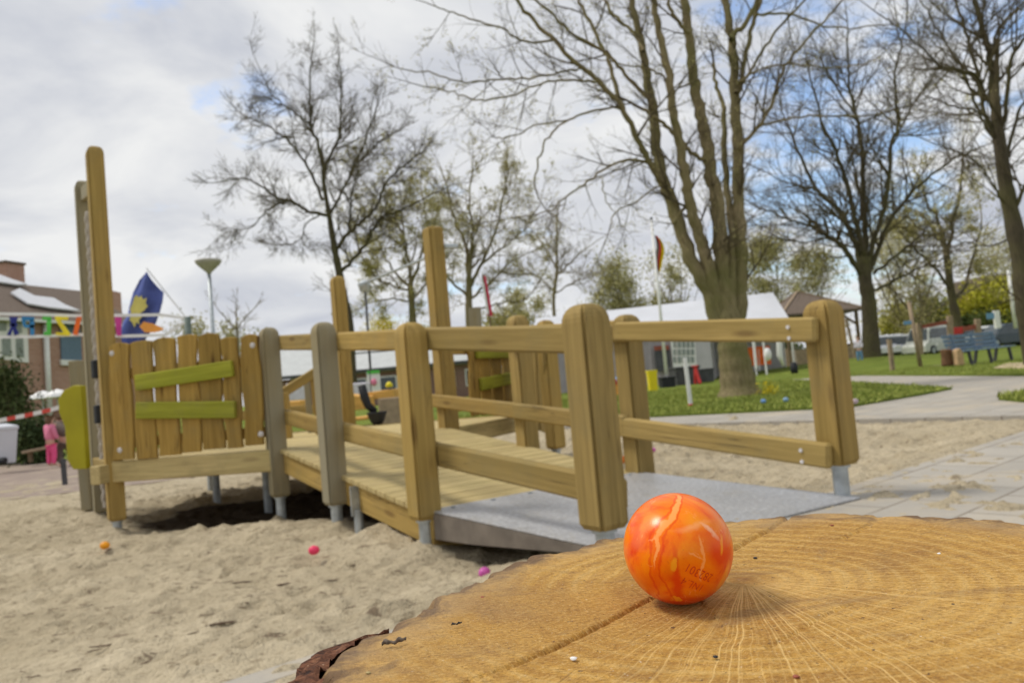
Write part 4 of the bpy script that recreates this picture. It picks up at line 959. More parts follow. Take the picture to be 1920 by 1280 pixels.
T_ = 'trunk'
traced_tree('bare_tree', 'big bare tree rising in five thick stems from the lawn behind the ramp railing', 14.2, [
    ([(1350, 620), (1329, 549), (1295, 484), (1259, 380), (1242, 337), (1231, 281), (1224, 206), (1214, 150), (1205, 94), (1196, 49), (1182, -10), (1172, -90)], 31, 10, .4, 1.3),
    ([(1246, 345), (1231, 326), (1205, 281), (1182, 232), (1160, 195), (1115, 146), (1077, 116), (1032, 68), (984, 22), (962, -15)], 13, 6, -1.0, .8),
    ([(1164, 200), (1145, 127), (1126, 82), (1100, 30), (1081, -5)], 9, 6, .6, .9),
    ([(1206, 97), (1190, 64), (1156, 34), (1130, -5)], 8, 6, .8, .9),
    ([(1225, 206), (1216, 187), (1171, 139), (1137, 101), (1070, 60), (1021, 15), (990, -10)], 8, 4, -.8, 1.0),
    ([(1228, 306), (1209, 304), (1179, 300), (1137, 315), (1096, 345), (1059, 371), (1029, 394), (965, 409)], 7, 2, -.9, 1.7),
    ([(1190, 240), (1160, 202), (1107, 210), (1066, 225), (1029, 255), (1010, 300), (1002, 341)], 5, 3, -1.4, .35),
    ([(1062, 226), (1002, 236), (965, 255), (931, 259)], 3.5, 2, -1.8, .5),
    ([(1096, 134), (1085, 129), (1040, 139), (980, 148), (920, 150), (864, 154), (815, 139), (766, 132)], 5, 2, -1.4, 1.5),
    ([(1122, 152), (1115, 154), (1051, 150), (1002, 161), (942, 184), (890, 187), (852, 174), (789, 161)], 5, 2, -1.9, 1.5),
    ([(1040, 76), (990, 80), (950, 60), (900, 40), (850, 25), (810, 10)], 5, 2, -1.0, 1.1),
    ([(1247, 352), (1231, 352), (1190, 379), (1156, 397), (1145, 420)], 4, 2, -.8, .5),
    ([(1130, 338), (1134, 370), (1150, 395)], 3, 1.5, -.5, .5),
    ([(1352, 610), (1345, 560), (1323, 484), (1310, 439), (1294, 380), (1286, 337), (1276, 277), (1265, 225), (1256, 157), (1242, 86), (1231, 37), (1222, -20), (1212, -110)], 27, 10, -.3, 1.1),
    ([(1320, 300), (1308, 294), (1280, 270), (1254, 240), (1231, 221), (1205, 205)], 9, 6, -.3, .4),
    ([(1256, 165), (1240, 140), (1216, 131), (1170, 122), (1120, 112)], 5, 2, -.9, 1.0),
    ([(1362, 620), (1357, 540), (1353, 484), (1345, 380), (1332, 319), (1325, 270), (1316, 225), (1302, 161), (1297, 105), (1289, 49), (1282, -10), (1274, -110)], 33, 14, .2, 1.0),
    ([(1293, 62), (1275, 45), (1259, 22), (1250, -12)], 9, 6, -.3, .8),
    ([(1372, 560), (1371, 440), (1366, 375), (1359, 300), (1357, 225), (1355, 195), (1344, 165), (1338, 120)], 17, 6, .9, .3),
    ([(1372, 640), (1388, 550), (1389, 484), (1386, 380), (1383, 262), (1377, 187), (1376, 112), (1370, 67), (1359, -5), (1352, -90)], 30, 12, .5, 1.0),
    ([(1383, 280), (1392, 270), (1426, 232), (1452, 180), (1471, 127), (1520, 67), (1560, 25)], 10, 4, -.5, 1.1),
    ([(1424, 236), (1440, 232), (1490, 221), (1565, 217), (1632, 216), (1670, 206)], 5, 2, -.9, 1.3),
    ([(1370, 75), (1374, 67), (1400, 41), (1422, -5)], 12, 9, .2, .6),
    ([(1380, 175), (1389, 161), (1400, 97), (1415, 37), (1430, -10)], 10, 8, .5, .6),
    ([(1386, 166), (1430, 97), (1460, 52), (1505, 5)], 6, 4, -.5, .9),
    ([(1417, 30), (1426, 28), (1479, 27), (1542, 49), (1595, 52), (1662, 47)], 6, 2, -.8, 1.0),
    ([(1386, 160), (1392, 150), (1464, 120), (1565, 129), (1640, 112)], 5, 2, -1.1, 1.2),
    ([(1262, 420), (1275, 400), (1290, 385)], 8, 6, 0, 0),
    ], ([(1387, 742), (1381, 700), (1374, 655), (1368, 615), (1362, 570), (1356, 525)], 72, 34, 0, 0), 3, ('bark', 'twig'),
    twig=dict(up=.13, wig=.14, kids=(5, 6, 5), ratio=.53), clen=(.45, 1.35), lvl=2, bud=(.016, 2, .5, 'bud'), density=2.1)
traced_tree('bare_tree', 'round crowned bare tree standing by itself left of the tall posts', 30, [
    ([(617, 402), (585, 399), (551, 380), (517, 369), (484, 346), (454, 335), (415, 340)], 7, 2, -1.5, 1.3),
    ([(607, 375), (600, 365), (585, 327), (562, 290), (540, 264), (514, 245), (484, 226), (455, 215)], 7, 2, 1.5, 1.2),
    ([(606, 310), (592, 260), (583, 230), (581, 192), (581, 136), (585, 100)], 7, 2, -.5, 1.2),
    ([(583, 235), (547, 207), (510, 177), (487, 129)], 4, 1.5, -1.5, 1.3),
    ([(607, 325), (619, 290), (636, 260), (639, 211), (639, 155), (636, 99)], 7, 2, 1, 1.2),
    ([(618, 402), (637, 369), (660, 320), (697, 230), (712, 180)], 6, 2, -1, 1.3),
    ([(655, 325), (682, 294), (716, 264), (755, 240)], 4, 2, 1.5, 1.3),
    ([(628, 470), (652, 440), (679, 414), (709, 384), (724, 342), (757, 312), (791, 286)], 9, 3, 1.5, 1.2),
    ([(654, 440), (656, 380), (668, 330)], 5, 2, -2, 1.4),
    ([(636, 511), (667, 481), (690, 451), (712, 410), (750, 395), (780, 380)], 7, 3, -1, 1.0),
    ([(540, 378), (500, 395), (470, 425), (430, 435)], 3.5, 1.5, 1, 1.2), ([(600, 402), (575, 420), (560, 450), (530, 460)], 3, 1.5, 2, 1.0),
    ], ([(660, 742), (655, 615), (645, 560), (636, 511), (628, 470), (621, 429), (617, 402), (607, 342), (606, 305)], 20, 6, 0, .25), 5, ('bark2', 'twig'),
    twig=dict(up=.07, wig=.14, kids=(6, 7, 5), ratio=.55), clen=(.5, 1.7), lvl=2, bud=(.02, 1, .2, 'bud'), density=4.8)
traced_tree('bare_tree', 'wide bare tree with fanned limbs beside the timber gazebo', 30, [
    ([(1616, 515), (1588, 473), (1559, 447), (1529, 429), (1520, 424), (1434, 394)], 12, 3, -1.5, 1.4),
    ([(1618, 505), (1602, 457), (1572, 394), (1527, 349), (1490, 262), (1470, 220)], 13, 3, 1.5, 1.1),
    ([(1621, 495), (1614, 450), (1584, 337), (1565, 281), (1542, 232), (1520, 150)], 12, 3, -1, 1.0),
    ([(1622, 490), (1619, 394), (1617, 281), (1602, 206), (1591, 142), (1590, 60)], 12, 3, 1, 1.0),
    ([(1628, 490), (1640, 446), (1662, 375), (1670, 281), (1685, 225), (1677, 150), (1690, 80)], 11, 3, -1.5, 1.0),
    ([(1632, 505), (1666, 420), (1715, 356), (1790, 296), (1830, 280)], 10, 3, 1, 1.1),
    ([(1636, 545), (1686, 521), (1737, 497), (1790, 470)], 6, 2, -1.5, 1.0), ([(1640, 512), (1692, 470), (1722, 444), (1760, 400)], 6, 2, 2, 1.0),
    ([(1530, 355), (1480, 345), (1430, 320)], 4, 2, .5, 1.6), ([(1556, 446), (1500, 455), (1450, 440)], 4, 2, -1, 1.4),
    ([(1600, 210), (1560, 150), (1530, 90)], 4, 2, 1, 1.4), ([(1675, 270), (1710, 200), (1740, 150)], 4, 2, 1, 1.4),
    ], ([(1634, 670), (1629, 568), (1622, 524), (1621, 482)], 30, 22, 0, 0), 9, ('bark2', 'twig'),
    twig=dict(up=.10, wig=.12, kids=(6, 6, 5), ratio=.54), clen=(1.0, 2.7), lvl=2, density=4.4)
traced_tree('bare_tree', 'tall dark bare tree cut off by the right edge of the photo', 17, [
    ([(1868, 225), (1865, 211), (1858, 117), (1844, 59), (1827, -10), (1815, -90)], 16, 8, .3, .9), ([(1876, 255), (1888, 199), (1894, 117), (1920, 75), (1950, 30)], 9, 5, -1, .9),
    ([(1862, 100), (1865, 70), (1884, 40), (1920, 5)], 7, 4, 1, .9), ([(1846, 190), (1834, 145), (1790, 129), (1762, 124), (1738, 101), (1699, 63), (1663, 37)], 7, 2.5, -1.5, 1.2),
    ([(1856, 240), (1841, 187), (1827, 117), (1809, 59), (1792, 5), (1780, -30)], 8, 4, 1, 1.0), ([(1866, 262), (1851, 223), (1827, 206), (1790, 201), (1745, 183)], 6, 2.5, -1, 1.2),
    ([(1868, 275), (1860, 253), (1834, 211), (1813, 150), (1790, 105), (1762, 63), (1734, 14)], 7, 3, 1.2, 1.2), ([(1880, 320), (1888, 293), (1909, 211), (1930, 180)], 8, 5, .5, .8),
    ([(1888, 385), (1870, 360), (1827, 300), (1752, 270)], 5, 2, -.8, 1.1), ([(1905, 440), (1860, 460), (1810, 455), (1770, 470)], 4, 2, 1, 1.3), ([(1900, 400), (1930, 330), (1960, 260)], 8, 5, -1, .9),
    ], ([(1950, 700), (1934, 620), (1920, 540), (1913, 480), (1891, 375), (1880, 311), (1869, 225)], 46, 20, 0, .2), 12, ('bark2', 'twig'),
    twig=dict(up=.12, wig=.13, kids=(6, 6, 5), ratio=.53), clen=(.7, 2.1), lvl=2, density=4)
traced_tree('budding_tree', 'olive budding tree right of the wide bare tree, above the bench', 42, [
    ([(1775, 479), (1765, 430), (1740, 380), (1720, 330)], 8, 3, 1, 1.0), ([(1776, 479), (1785, 420), (1800, 360), (1805, 300)], 8, 3, -1, 1.0),
    ([(1787, 560), (1808, 539), (1826, 479), (1840, 420)], 8, 3, 1, 1.0), ([(1784, 550), (1760, 510), (1730, 480), (1700, 450)], 7, 3, -1, 1.0), ([(1772, 455), (1745, 440), (1715, 420)], 5, 3, 0, 1.0)],
    ([(1800, 660), (1796, 610), (1784, 553), (1775, 479)], 20, 12, 0, .2), 15, ('bark2', 'twig2'), twig=dict(kids=(5, 5, 4)), clen=(.9, 2.3), lvl=2, bud=(.065, 4, 1.0, 'bud'), density=2.2)
traced_tree('budding_tree', 'olive budding tree just behind the tallest deck post, upper left of the marquee', 38, [
    ([(770, 540), (740, 510), (715, 470), (700, 420)], 6, 2, 1, 1.1), ([(770, 530), (765, 480), (755, 420), (750, 360)], 7, 2, -1, 1.1), ([(772, 530), (790, 480), (800, 420), (790, 360)], 7, 2, 1, 1.1),
    ([(771, 545), (720, 530), (690, 500), (675, 470)], 5, 2, -1, 1.1), ([(774, 560), (810, 520), (840, 480)], 5, 2, 0, 1.1), ([(758, 440), (725, 400), (705, 370)], 4, 2, 0, 1.1), ([(766, 565), (730, 560), (700, 565)], 4, 2, 0, 1.0)],
    ([(778, 700), (773, 580), (770, 545), (770, 530)], 15, 10, 0, .2), 21, ('bark', 'twig2'), twig=dict(up=.06, kids=(6, 6, 5)), clen=(.8, 2.2), lvl=2, bud=(.055, 4, 1.0, 'bud'), density=2.6)
traced_tree('bare_tree', 'broad pale bare tree behind the tallest deck post, right of the olive one', 40, [
    ([(879, 519), (872, 460), (850, 400), (835, 340)], 8, 3, 1, 1.2), ([(880, 500), (887, 440), (880, 380), (885, 310)], 8, 2, -1, 1.2), ([(880, 540), (905, 490), (930, 430), (945, 360), (950, 310)], 8, 2, 1, 1.2),
    ([(880, 560), (850, 530), (820, 500), (800, 460)], 6, 2, -1, 1.1), ([(882, 560), (920, 530), (960, 490), (1000, 470)], 6, 2, 1, 1.2), ([(900, 500), (935, 470), (975, 440), (1000, 400)], 5, 2, -1, 1.2), ([(884, 585), (930, 570), (985, 560), (1010, 530)], 4, 2, 0, 1)],
    ([(890, 700), (880, 598), (879, 560), (879, 519)], 17, 11, 0, .2), 23, ('bark', 'twig2'), twig=dict(up=.10, kids=(6, 6, 5)), clen=(.8, 2.3), lvl=2, bud=(.045, 3, .7, 'bud'), density=2.6)
traced_tree('bare_tree', 'small thin bare tree above the left end of the white marquee', 46, [
    ([(1044, 505), (1025, 470), (1005, 440)], 4, 2, 1, 1.3), ([(1044, 520), (1070, 490), (1100, 465)], 4, 2, -1, 1.3), ([(1040, 545), (1010, 520), (985, 505)], 3, 2, 1, 1.3), ([(1040, 550), (1075, 530), (1105, 520)], 3, 2, 0, 1.3)],
    ([(1050, 700), (1038, 572), (1044, 505), (1044, 440), (1045, 405)], 9, 3, 0, 1.3), 27, ('twig2', 'twig2'), twig=dict(up=.2, kids=(5, 5, 4)), clen=(.8, 1.9), lvl=2, density=3)
traced_tree('bare_tree', 'little bare tree right of the street lamp, low on the skyline', 45, [
    ([(445, 620), (430, 605), (418, 590)], 3, 2, 0, 1.5), ([(446, 615), (455, 600), (470, 585)], 3, 2, 0, 1.5)], ([(450, 720), (446, 640), (444, 610), (443, 585)], 6, 2, 0, 1.2), 29, ('twig2', 'twig2'), twig=dict(kids=(4, 5, 4)), clen=(.8, 1.7), lvl=2)

def bush(name, label, cat, px0, px1, pytop, pybot, Y, mat, seed, leaf, count, depth=None, twigs=True, shape='round', trunk='twig2', group=None):
    rg = random.Random(seed); bl = onY(px0, pybot, Y); br_ = onY(px1, pybot, Y); tp = onY((px0+px1)/2, pytop, Y)
    cx, wd = (bl.x+br_.x)/2, abs(br_.x-bl.x); z0 = min(bl.z, br_.z); H = tp.z-z0; dp = depth or wd*.6
    root = thing(name, (cx, Y, z0), label, cat, group); pts = []; lumps = []
    for _ in range(max(10, int(count/140))):
        a = rg.uniform(0, 2*math.pi); u = rg.random()**.5; h = rg.uniform(.08, .95)
        if shape == 'cone': w_ = (1-h)**.8+.08
        elif shape == 'hedge': w_ = 1
        else: w_ = math.sqrt(max(0, 1-((h-.5)/.55)**2))
        lumps.append((cx+math.cos(a)*u*w_*wd*.45, Y+math.sin(a)*u*w_*dp*.45, z0+h*H, rg.uniform(.05, .2)*min(wd, H)+.05))
    for _ in range(int(count*2.2)):
        l = lumps[rg.randrange(len(lumps))]; pts.append((l[0]+rg.gauss(0, l[3]), l[1]+rg.gauss(0, l[3]), max(z0+.02, l[2]+rg.gauss(0, l[3]))))
    leafcloud('crown', pts, leaf, M[mat], root, rg, 1, 0)
    if twigs:
        tb = Tubes(); en = []
        for _ in range(7):
            a = rg.uniform(0, 6.28); grow(tb, np.array([cx+rg.uniform(-.1, .1)*wd, Y, z0-.1]), np.array([math.cos(a)*.45*wd/H, math.sin(a)*.3, 1.0]), H*rg.uniform(.5, .8), H*.012, 1, rg, en, kids=(6, 6, 5))
        tb.build('trunk', M[trunk], root)
    return root
BT = 'budding trees on the skyline behind the marquee'
bush('budding_tree', 'pale olive tree on the skyline above the middle of the marquee roof', 'tree', 1120, 1215, 480, 640, 52, 'olive', 31, .085, 6000, group=BT)
bush('budding_tree', 'thin olive tree on the skyline between the flagpole and the five stemmed tree', 'tree', 1232, 1310, 455, 640, 55, 'olive', 32, .085, 2600, group=BT)
bush('budding_tree', 'reddish olive tree low on the skyline left of the marquee roof', 'tree', 955, 1030, 540, 640, 55, 'bud', 33, .085, 1800, group=BT)
bush('budding_tree', 'tall olive tree on the skyline right of the five stemmed trunk', 'tree', 1410, 1500, 440, 640, 50, 'olive', 34, .085, 4200, group=BT)
bush('budding_tree', 'olive tree on the skyline directly behind the gazebo roof', 'tree', 1490, 1590, 450, 640, 54, 'olive', 35, .085, 4600, group=BT)
bush('budding_tree', 'greenish tree filling the gap right of the wide bare tree trunk', 'tree', 1650, 1770, 400, 640, 62, 'bud', 36, .085, 6000, group=BT)
bush('budding_tree', 'olive tree above the yellow green hedge at the right edge', 'tree', 1810, 1960, 420, 610, 70, 'bud', 37, .085, 3200, group=BT)
bush('bush', 'yellow green bush behind the parked cars left of the leaning pole', 'bush', 1655, 1720, 560, 655, 66, 'yellowgreen', 41, .14, 2200)
bush('bush', 'dense dark green bush behind the parked cars under the olive tree', 'bush', 1700, 1800, 560, 655, 68, 'midgreen', 42, .15, 3200)
bush('hedge', 'broad rounded yellow green hedge behind the parked cars at the right', 'hedge', 1795, 1950, 542, 640, 64, 'yellowgreen', 43, .15, 5200)
bush('hedge', 'dark green lower hedge below the yellow green one', 'hedge', 1790, 1900, 590, 645, 62, 'midgreen', 44, .14, 2400, shape='hedge', twigs=False)
bush('hedge', 'dark green hedge between the marquee and the gazebo', 'hedge', 1405, 1500, 640, 700, 44, 'midgreen', 45, .12, 2400, shape='hedge', twigs=False)
bush('conifer', 'dark green conifer bush in front of the brick house', 'conifer', -40, 62, 694, 868, 18.5, 'darkgreen', 46, .05, 7000, shape='cone')
bush('bush', 'low dark green shrub beneath the conifer beside the child', 'bush', 30, 118, 790, 872, 17.6, 'darkgreen', 47, .05, 1800, twigs=False)
bush('flowering_shrub', 'bright yellow flowering shrub seen over the deck rail', 'shrub', 680, 764, 582, 690, 80, 'forsythia', 48, .10, 1700)
bush('bush', 'green bush beside the yellow flowering shrub on the skyline', 'bush', 745, 835, 588, 690, 82, 'olive', 49, .11, 1500)
bush('bush', 'grey brown thicket on the skyline behind the far plank panel', 'bush', 900, 1000, 565, 660, 50, 'bud', 50, .10, 1400)
bush('hedge', 'low green hedge line behind the plank panel at the street', 'hedge', 330, 500, 612, 700, 48, 'olive', 51, .1, 1500, shape='hedge', twigs=False)
bush('flower_clump', 'clump of yellow flowers in the grass at the foot of the big tree', 'flowers', 1425, 1450, 722, 742, 13.6, 'forsythia', 52, .02, 160, twigs=False)
# grass blades along the visible lawn
rg = random.Random(77); V = []; F = []
def inpoly(x, y, P):
    c = False; j = len(P)-1
    for i in range(len(P)):
        if (P[i][1] > y) != (P[j][1] > y) and x < (P[j][0]-P[i][0])*(y-P[i][1])/(P[j][1]-P[i][1])+P[i][0]: c = not c
        j = i
    return c
LA = [(3.72, 9.12), (5.2, 10.3), (5.93, 10.97), (6.8, 16.2), (7.4, 22), (1.2, 22), (-2.0, 14.2), (-1.0, 12.95), (1.7, 10.65)]
LB = [(8.16, 12.9), (8.95, 21.3), (9.4, 24), (14.2, 24), (14.2, 12.9)]; LC = [(4.86, 7.75), (4.98, 8.35), (5.85, 9.25), (8, 9.6), (8, 7.4)]
for (P, n) in ((LA, 26000), (LB, 9000), (LC, 3000)):
    x0, x1 = min(p[0] for p in P), max(p[0] for p in P); y0, y1 = min(p[1] for p in P), max(p[1] for p in P); k_ = 0
    while k_ < n:
        x = rg.uniform(x0, x1); y = y0+(y1-y0)*rg.random()**1.5
        if not inpoly(x, y, P): continue
        x += rg.gauss(0, .035); y += rg.gauss(0, .035); k_ += 1; h = rg.uniform(.015, .045)*(1+1.2*max(0, mnoise.noise(Vector((x*.9, y*.9, 0))))); a = rg.uniform(0, 6.28); w_ = rg.uniform(.008, .018)
        c, s_ = math.cos(a)*w_, math.sin(a)*w_; lx, ly = rg.gauss(0, .4)*h, rg.gauss(0, .4)*h; b = len(V)
        V += [(x-c, y-s_, .028), (x+c, y+s_, .028), (x+lx, y+ly, .03+h)]; F.append((b, b+1, b+2))
k = NT('grass_blade', .8, .2); k.col(k.mix(k.mr(k.noise(k.pos(), 40, 3), .45, .7, 0, .5), k.ramp(k.noise(k.pos(), 2, 4), [(.3, (.15, .21, .03)), (.7, (.34, .38, .08))]), (.42, .38, .14))); M['blade'] = k.m
tag(mesh_np('grass', np.array(V), F, M['blade'], smooth=False), kind='stuff')

# ------------------------------------------------------------------ people
def person(base, H, facing, label, top, legs, hairm, pose='stand', skinm='skin'):
    """one continuous skinned body, clothes and hair as children; joints in units of the standing height"""
    root = thing('person', base, label, 'person'); R = Matrix.Rotation(facing, 3, 'Z'); B = Vector(base)
    if pose == 'stand':
        J = dict(pel=(0, 0, .50), che=(0, .01, .70), nek=(0, .01, .80), hd=(0, .03, .89), hd2=(0, .03, .95), ls=(-.10, 0, .77), le=(-.13, .03, .62), lh=(-.12, .09, .50), rs=(.10, 0, .77), re=(.13, .02, .62), rh=(.12, .08, .50),
                 lk=(-.06, .01, .27), la=(-.07, -.01, .04), lt=(-.07, .08, .02), rk=(.06, .03, .27), rra=(.06, .01, .04), rt=(.06, .10, .02))
    else:   # bending forward to pick something up
        J = dict(pel=(0, -.08, .46), che=(0, .07, .62), nek=(0, .13, .70), hd=(0, .18, .77), hd2=(0, .21, .82), ls=(-.10, .09, .66), le=(-.12, .17, .52), lh=(-.09, .24, .40), rs=(.10, .09, .66), re=(.12, .18, .52), rh=(.09, .25, .41),
                 lk=(-.07, .05, .26), la=(-.07, -.03, .04), lt=(-.07, .06, .02), rk=(.07, .02, .25), rra=(.07, -.06, .04), rt=(.07, .03, .02))
    E = [('pel', 'che'), ('che', 'nek'), ('nek', 'hd'), ('hd', 'hd2'), ('che', 'ls'), ('ls', 'le'), ('le', 'lh'), ('che', 'rs'), ('rs', 're'), ('re', 'rh'), ('pel', 'lk'), ('lk', 'la'), ('la', 'lt'), ('pel', 'rk'), ('rk', 'rra'), ('rra', 'rt')]
    rad = dict(pel=.075, che=.085, nek=.032, hd=.068, hd2=.05, ls=.036, le=.027, lh=.020, rs=.036, re=.027, rh=.020, lk=.042, la=.026, lt=.02, rk=.042, rra=.026, rt=.02)
    def skinned(name, keys, edges, mat, grow_=0, cut=None):
        me = bpy.data.meshes.new(name); ks = list(keys)
        me.from_pydata([tuple(R@Vector(J[q])*H) for q in ks], [(ks.index(a), ks.index(b)) for a, b in edges], []); me.materials.append(M[mat])
        o_ = bpy.data.objects.new(name, me); COL.objects.link(o_); o_.parent = root; s_ = o_.modifiers.new('s', 'SKIN'); s_.use_smooth_shade = True
        for q, d in zip(ks, me.skin_vertices[0].data): r_ = (rad[q]+grow_)*H; d.radius = (r_, r_); d.use_root = (q == ks[0])
        o_.modifiers.new('u', 'SUBSURF').levels = 1; o_.modifiers['u'].render_levels = 2; return o_
    skinned('body', J.keys(), E, skinm)
    J['lw'] = tuple(Vector(J['le']).lerp(Vector(J['lh']), .8)); J['rw'] = tuple(Vector(J['re']).lerp(Vector(J['rh']), .8)); J['hip'] = tuple(Vector(J['pel'])+Vector((0, 0, -.02)))
    rad['lw'] = rad['rw'] = .024; rad['hip'] = .085
    skinned('jacket', ['che', 'hip', 'ls', 'le', 'lw', 'rs', 're', 'rw'], [('che', 'hip'), ('che', 'ls'), ('ls', 'le'), ('le', 'lw'), ('che', 'rs'), ('rs', 're'), ('re', 'rw')], top, .016)
    skinned('trousers', ['pel', 'lk', 'la', 'rk', 'rra'], [('pel', 'lk'), ('lk', 'la'), ('pel', 'rk'), ('rk', 'rra')], legs, .014)
    J['h1'] = tuple(Vector(J['hd'])+Vector((0, -.025, .015))); J['h2'] = tuple(Vector(J['hd2'])+Vector((0, -.02, .012))); J['h3'] = tuple(Vector(J['nek'])+Vector((0, -.045, .02)))
    rad['h1'] = .07; rad['h2'] = .052; rad['h3'] = .035
    skinned('hair', ['h1', 'h2', 'h3'], [('h1', 'h2'), ('h1', 'h3')], hairm, .0)
    return root
q = onY(97, 874, 15.2); person((q.x, q.y, q.z), .98, -.5, 'child in a pink jacket and bright pink trousers left of the lime panel', 'pink', 'hotpink', 'hair')
q = onY(124, 874, 15.5); person((q.x, q.y, q.z), 1.25, .9, 'person in dark brown clothes bending down beside the child in pink', 'darkcloth', 'darkcloth', 'hair', 'bend')
q = onY(1613, 678, 28.6); person((q.x, q.y, q.z), .95, 2.4, 'child in a white top and light blue trousers by the wide bare tree', 'whitecloth', 'bluecloth', 'hair')

# ------------------------------------------------------------------ marquee
def quadsheet(pts, t): 
    P = [Vector(p) for p in pts]; n = (P[1]-P[0]).cross(P[2]-P[0]).normalized(); mb = MB(); mb.prism(P, n*t); return mb
EL = onY(985, 615, 31.0); ER = onY(1480, 598, 28.4); ez = 1.98; rz_ = 3.2
el = Vector((EL.x, EL.y, ez)); er = Vector((ER.x, ER.y, ez)); ad = (er-el).normalized(); bd = Vector((-ad.y, ad.x, 0))
rr_ = onV(1448, 536, (el+bd*2.6).xy, (er+bd*2.6).xy); rl_ = onV(1004, 583, (el+bd*2.6).xy, (er+bd*2.6).xy)
rr_ = Vector((*rr_.xy, rz_-.02)); rl_ = Vector((*rl_.xy, rz_-.02))
mq = thing('marquee', (el+ad*5).to_tuple()[:2]+(0,), 'long white roofed party marquee with grey side walls behind the ramp railing', 'marquee')
quadsheet([el, er, rr_, rl_], .02).build('roof', M['tentw'], mq)
bl_, br2 = el+bd*5.2, er+bd*5.2; quadsheet([rl_, rr_, br2, bl_], .02).build('roof', M['tentw'], mq)
wr = onV(1337, 700, (el+bd*.06).xy, (er+bd*.06).xy); wl = el+bd*.06
for (a, b, nm, mt) in ((wl, Vector((*wr.xy, 0)), 'side_wall', 'tentwall'),):
    n_ = 26; mb = MB(); vs = []; fs = []
    for i in range(n_*6+1):
        t = i/(n_*6); q = a.lerp(b, t); w_ = bd*(.035*math.sin(t*n_*2*math.pi)); vs += [(q.x+w_.x, q.y+w_.y, -.02), (q.x+w_.x*.4, q.y+w_.y*.4, ez-.01)]
    for i in range(n_*6): fs.append((2*i, 2*i+2, 2*i+3, 2*i+1))
    mb.add(vs, fs); mb.build(nm, M[mt], mq, smooth=True)
c0 = Vector((*wr.xy, 0)); MB().prism([c0, c0+bd*4.9, c0+bd*4.9+Vector((0, 0, ez+.1)), c0+Vector((0, 0, ez-.02))], ad*.03).build('end_wall', M['tentlight'], mq)
MB().prism([c0-ad*.85-bd*.06, c0-bd*.06, c0-bd*.06+Vector((0, 0, ez-.03)), c0-ad*.85-bd*.06+Vector((0, 0, ez-.03))], bd*.02).build('pale_wall_strip', M['tentlight'], mq)
MB().prism([bl_+Vector((0, 0, -ez)), br2+Vector((0, 0, -ez)), br2, bl_], bd*.02).build('back_wall', M['tentlight'], mq)
for q in (er, br2, er-ad*1.3, el, er-ad*2.3): MB().tube([(q.x, q.y, -.05), (q.x, q.y, ez)], .028, 8).build('tent_pole', M['white'], mq)
for q in (er, el, er-ad*4): MB().tube([(q.x, q.y, ez), (q.x-bd.x*1.6, q.y-bd.y*1.6, 0)], .008, 5).build('guy_rope', M['rope'], mq)
MB().prism([el-bd*.01+Vector((0, 0, -.0)), er-bd*.01, er-bd*.01+Vector((0, 0, -.17)), el-bd*.01+Vector((0, 0, -.17))], bd*.012).build('valance', M['tentw'], mq)
# window, doorway
P_, Q_ = (wl-bd*.09).xy, (Vector((*wr.xy, 0))-bd*.09).xy
def onwall(poly, mat, nm, par, th=.03): return MB().prism([onV(x, y, P_, Q_) for x, y in poly], bd*th).build(nm, M[mat], par)
wf = onwall([(1257, 637), (1303, 634), (1307, 692), (1263, 695)], 'white', 'window', mq)
P_, Q_ = (wl-bd*.12).xy, (Vector((*wr.xy, 0))-bd*.12).xy
for i in range(5):
    x0 = 1262+i*8.2
    for j in range(3): onwall([(x0, 641+j*14), (x0+6.3, 640+j*14), (x0+7.3, 651+j*14), (x0+1, 652+j*14)], 'glasspale', 'pane', wf, .01)
dr_ = onwall([(1226, 650), (1254, 648), (1259, 694), (1231, 697)], 'darkgrey', 'door', mq)
P_, Q_ = (wl-bd*.14).xy, (Vector((*wr.xy, 0))-bd*.14).xy
onwall([(1226, 649), (1254, 647), (1255, 655), (1227, 657)], 'redbrown', 'door_header', dr_)
cu = [(er-ad*.45).x, (er-ad*.45).y]; MB().tube([(cu[0], cu[1], ez-.02), (cu[0]+.03, cu[1], 1.2), (cu[0], cu[1], .75), (cu[0]+.1, cu[1], .35)], [.07, .10, .11, .05], 10).build('tied_curtain', M['white'], mq, smooth=True)
def tub(name, px, pb, Y, w, h, mat, label, cat, taper=.85, n=4):
    q = onY(px, pb, Y); t = thing(name, (q.x, q.y, q.z), label, cat); k_ = w/2*(1.41 if n == 4 else 1)
    mb = MB(); c = Vector((q.x, q.y, q.z)); pr = [(k_*taper, 0), (k_, h*.9), (k_*1.08, h*.9), (k_*1.08, h), (k_*.9, h), (k_*.85, h*.9)]
    mb.lathe(c, pr, n); R_ = Matrix.Rotation(.785+.1, 3, 'Z')
    for i, v_ in enumerate(mb.v): mb.v[i] = c+R_@(v_-c)
    mb.build('body', M[mat], t, bevel=.01); return t
tub('waste_container', 1225, 734, 22.5, .25, .6, 'yellow', 'bright yellow upright container on the grass before the marquee', 'container')
tub('crate', 1252, 729, 25, .42, .38, 'black', 'black crate at the foot of the flagpole', 'crate', .95)
tub('crate', 1285, 722, 26.5, .8, .62, 'darkgrey', 'wide dark grey crate below the marquee window', 'crate', .98)
tub('crate', 1322, 716, 26.8, .5, .45, 'darkgrey', 'dark grey crate at the right end of the marquee wall', 'crate', .98)
ct = tub('round_tub', 1156, 745, 21.5, .42, .34, 'orange', 'round orange tub seen between the nearest and the far post', 'tub', .9, 14)
q = onY(1150, 720, 21.5); ball = lambda px, py, r_, mt, lb: tag(MB().lathe(onY(px, py, 21.4), [(r_*math.cos(a_), r_*math.sin(a_)) for a_ in np.linspace(-1.55, 1.55, 9)], 14).build('ball', M[mt], None, smooth=True), lb, 'ball')
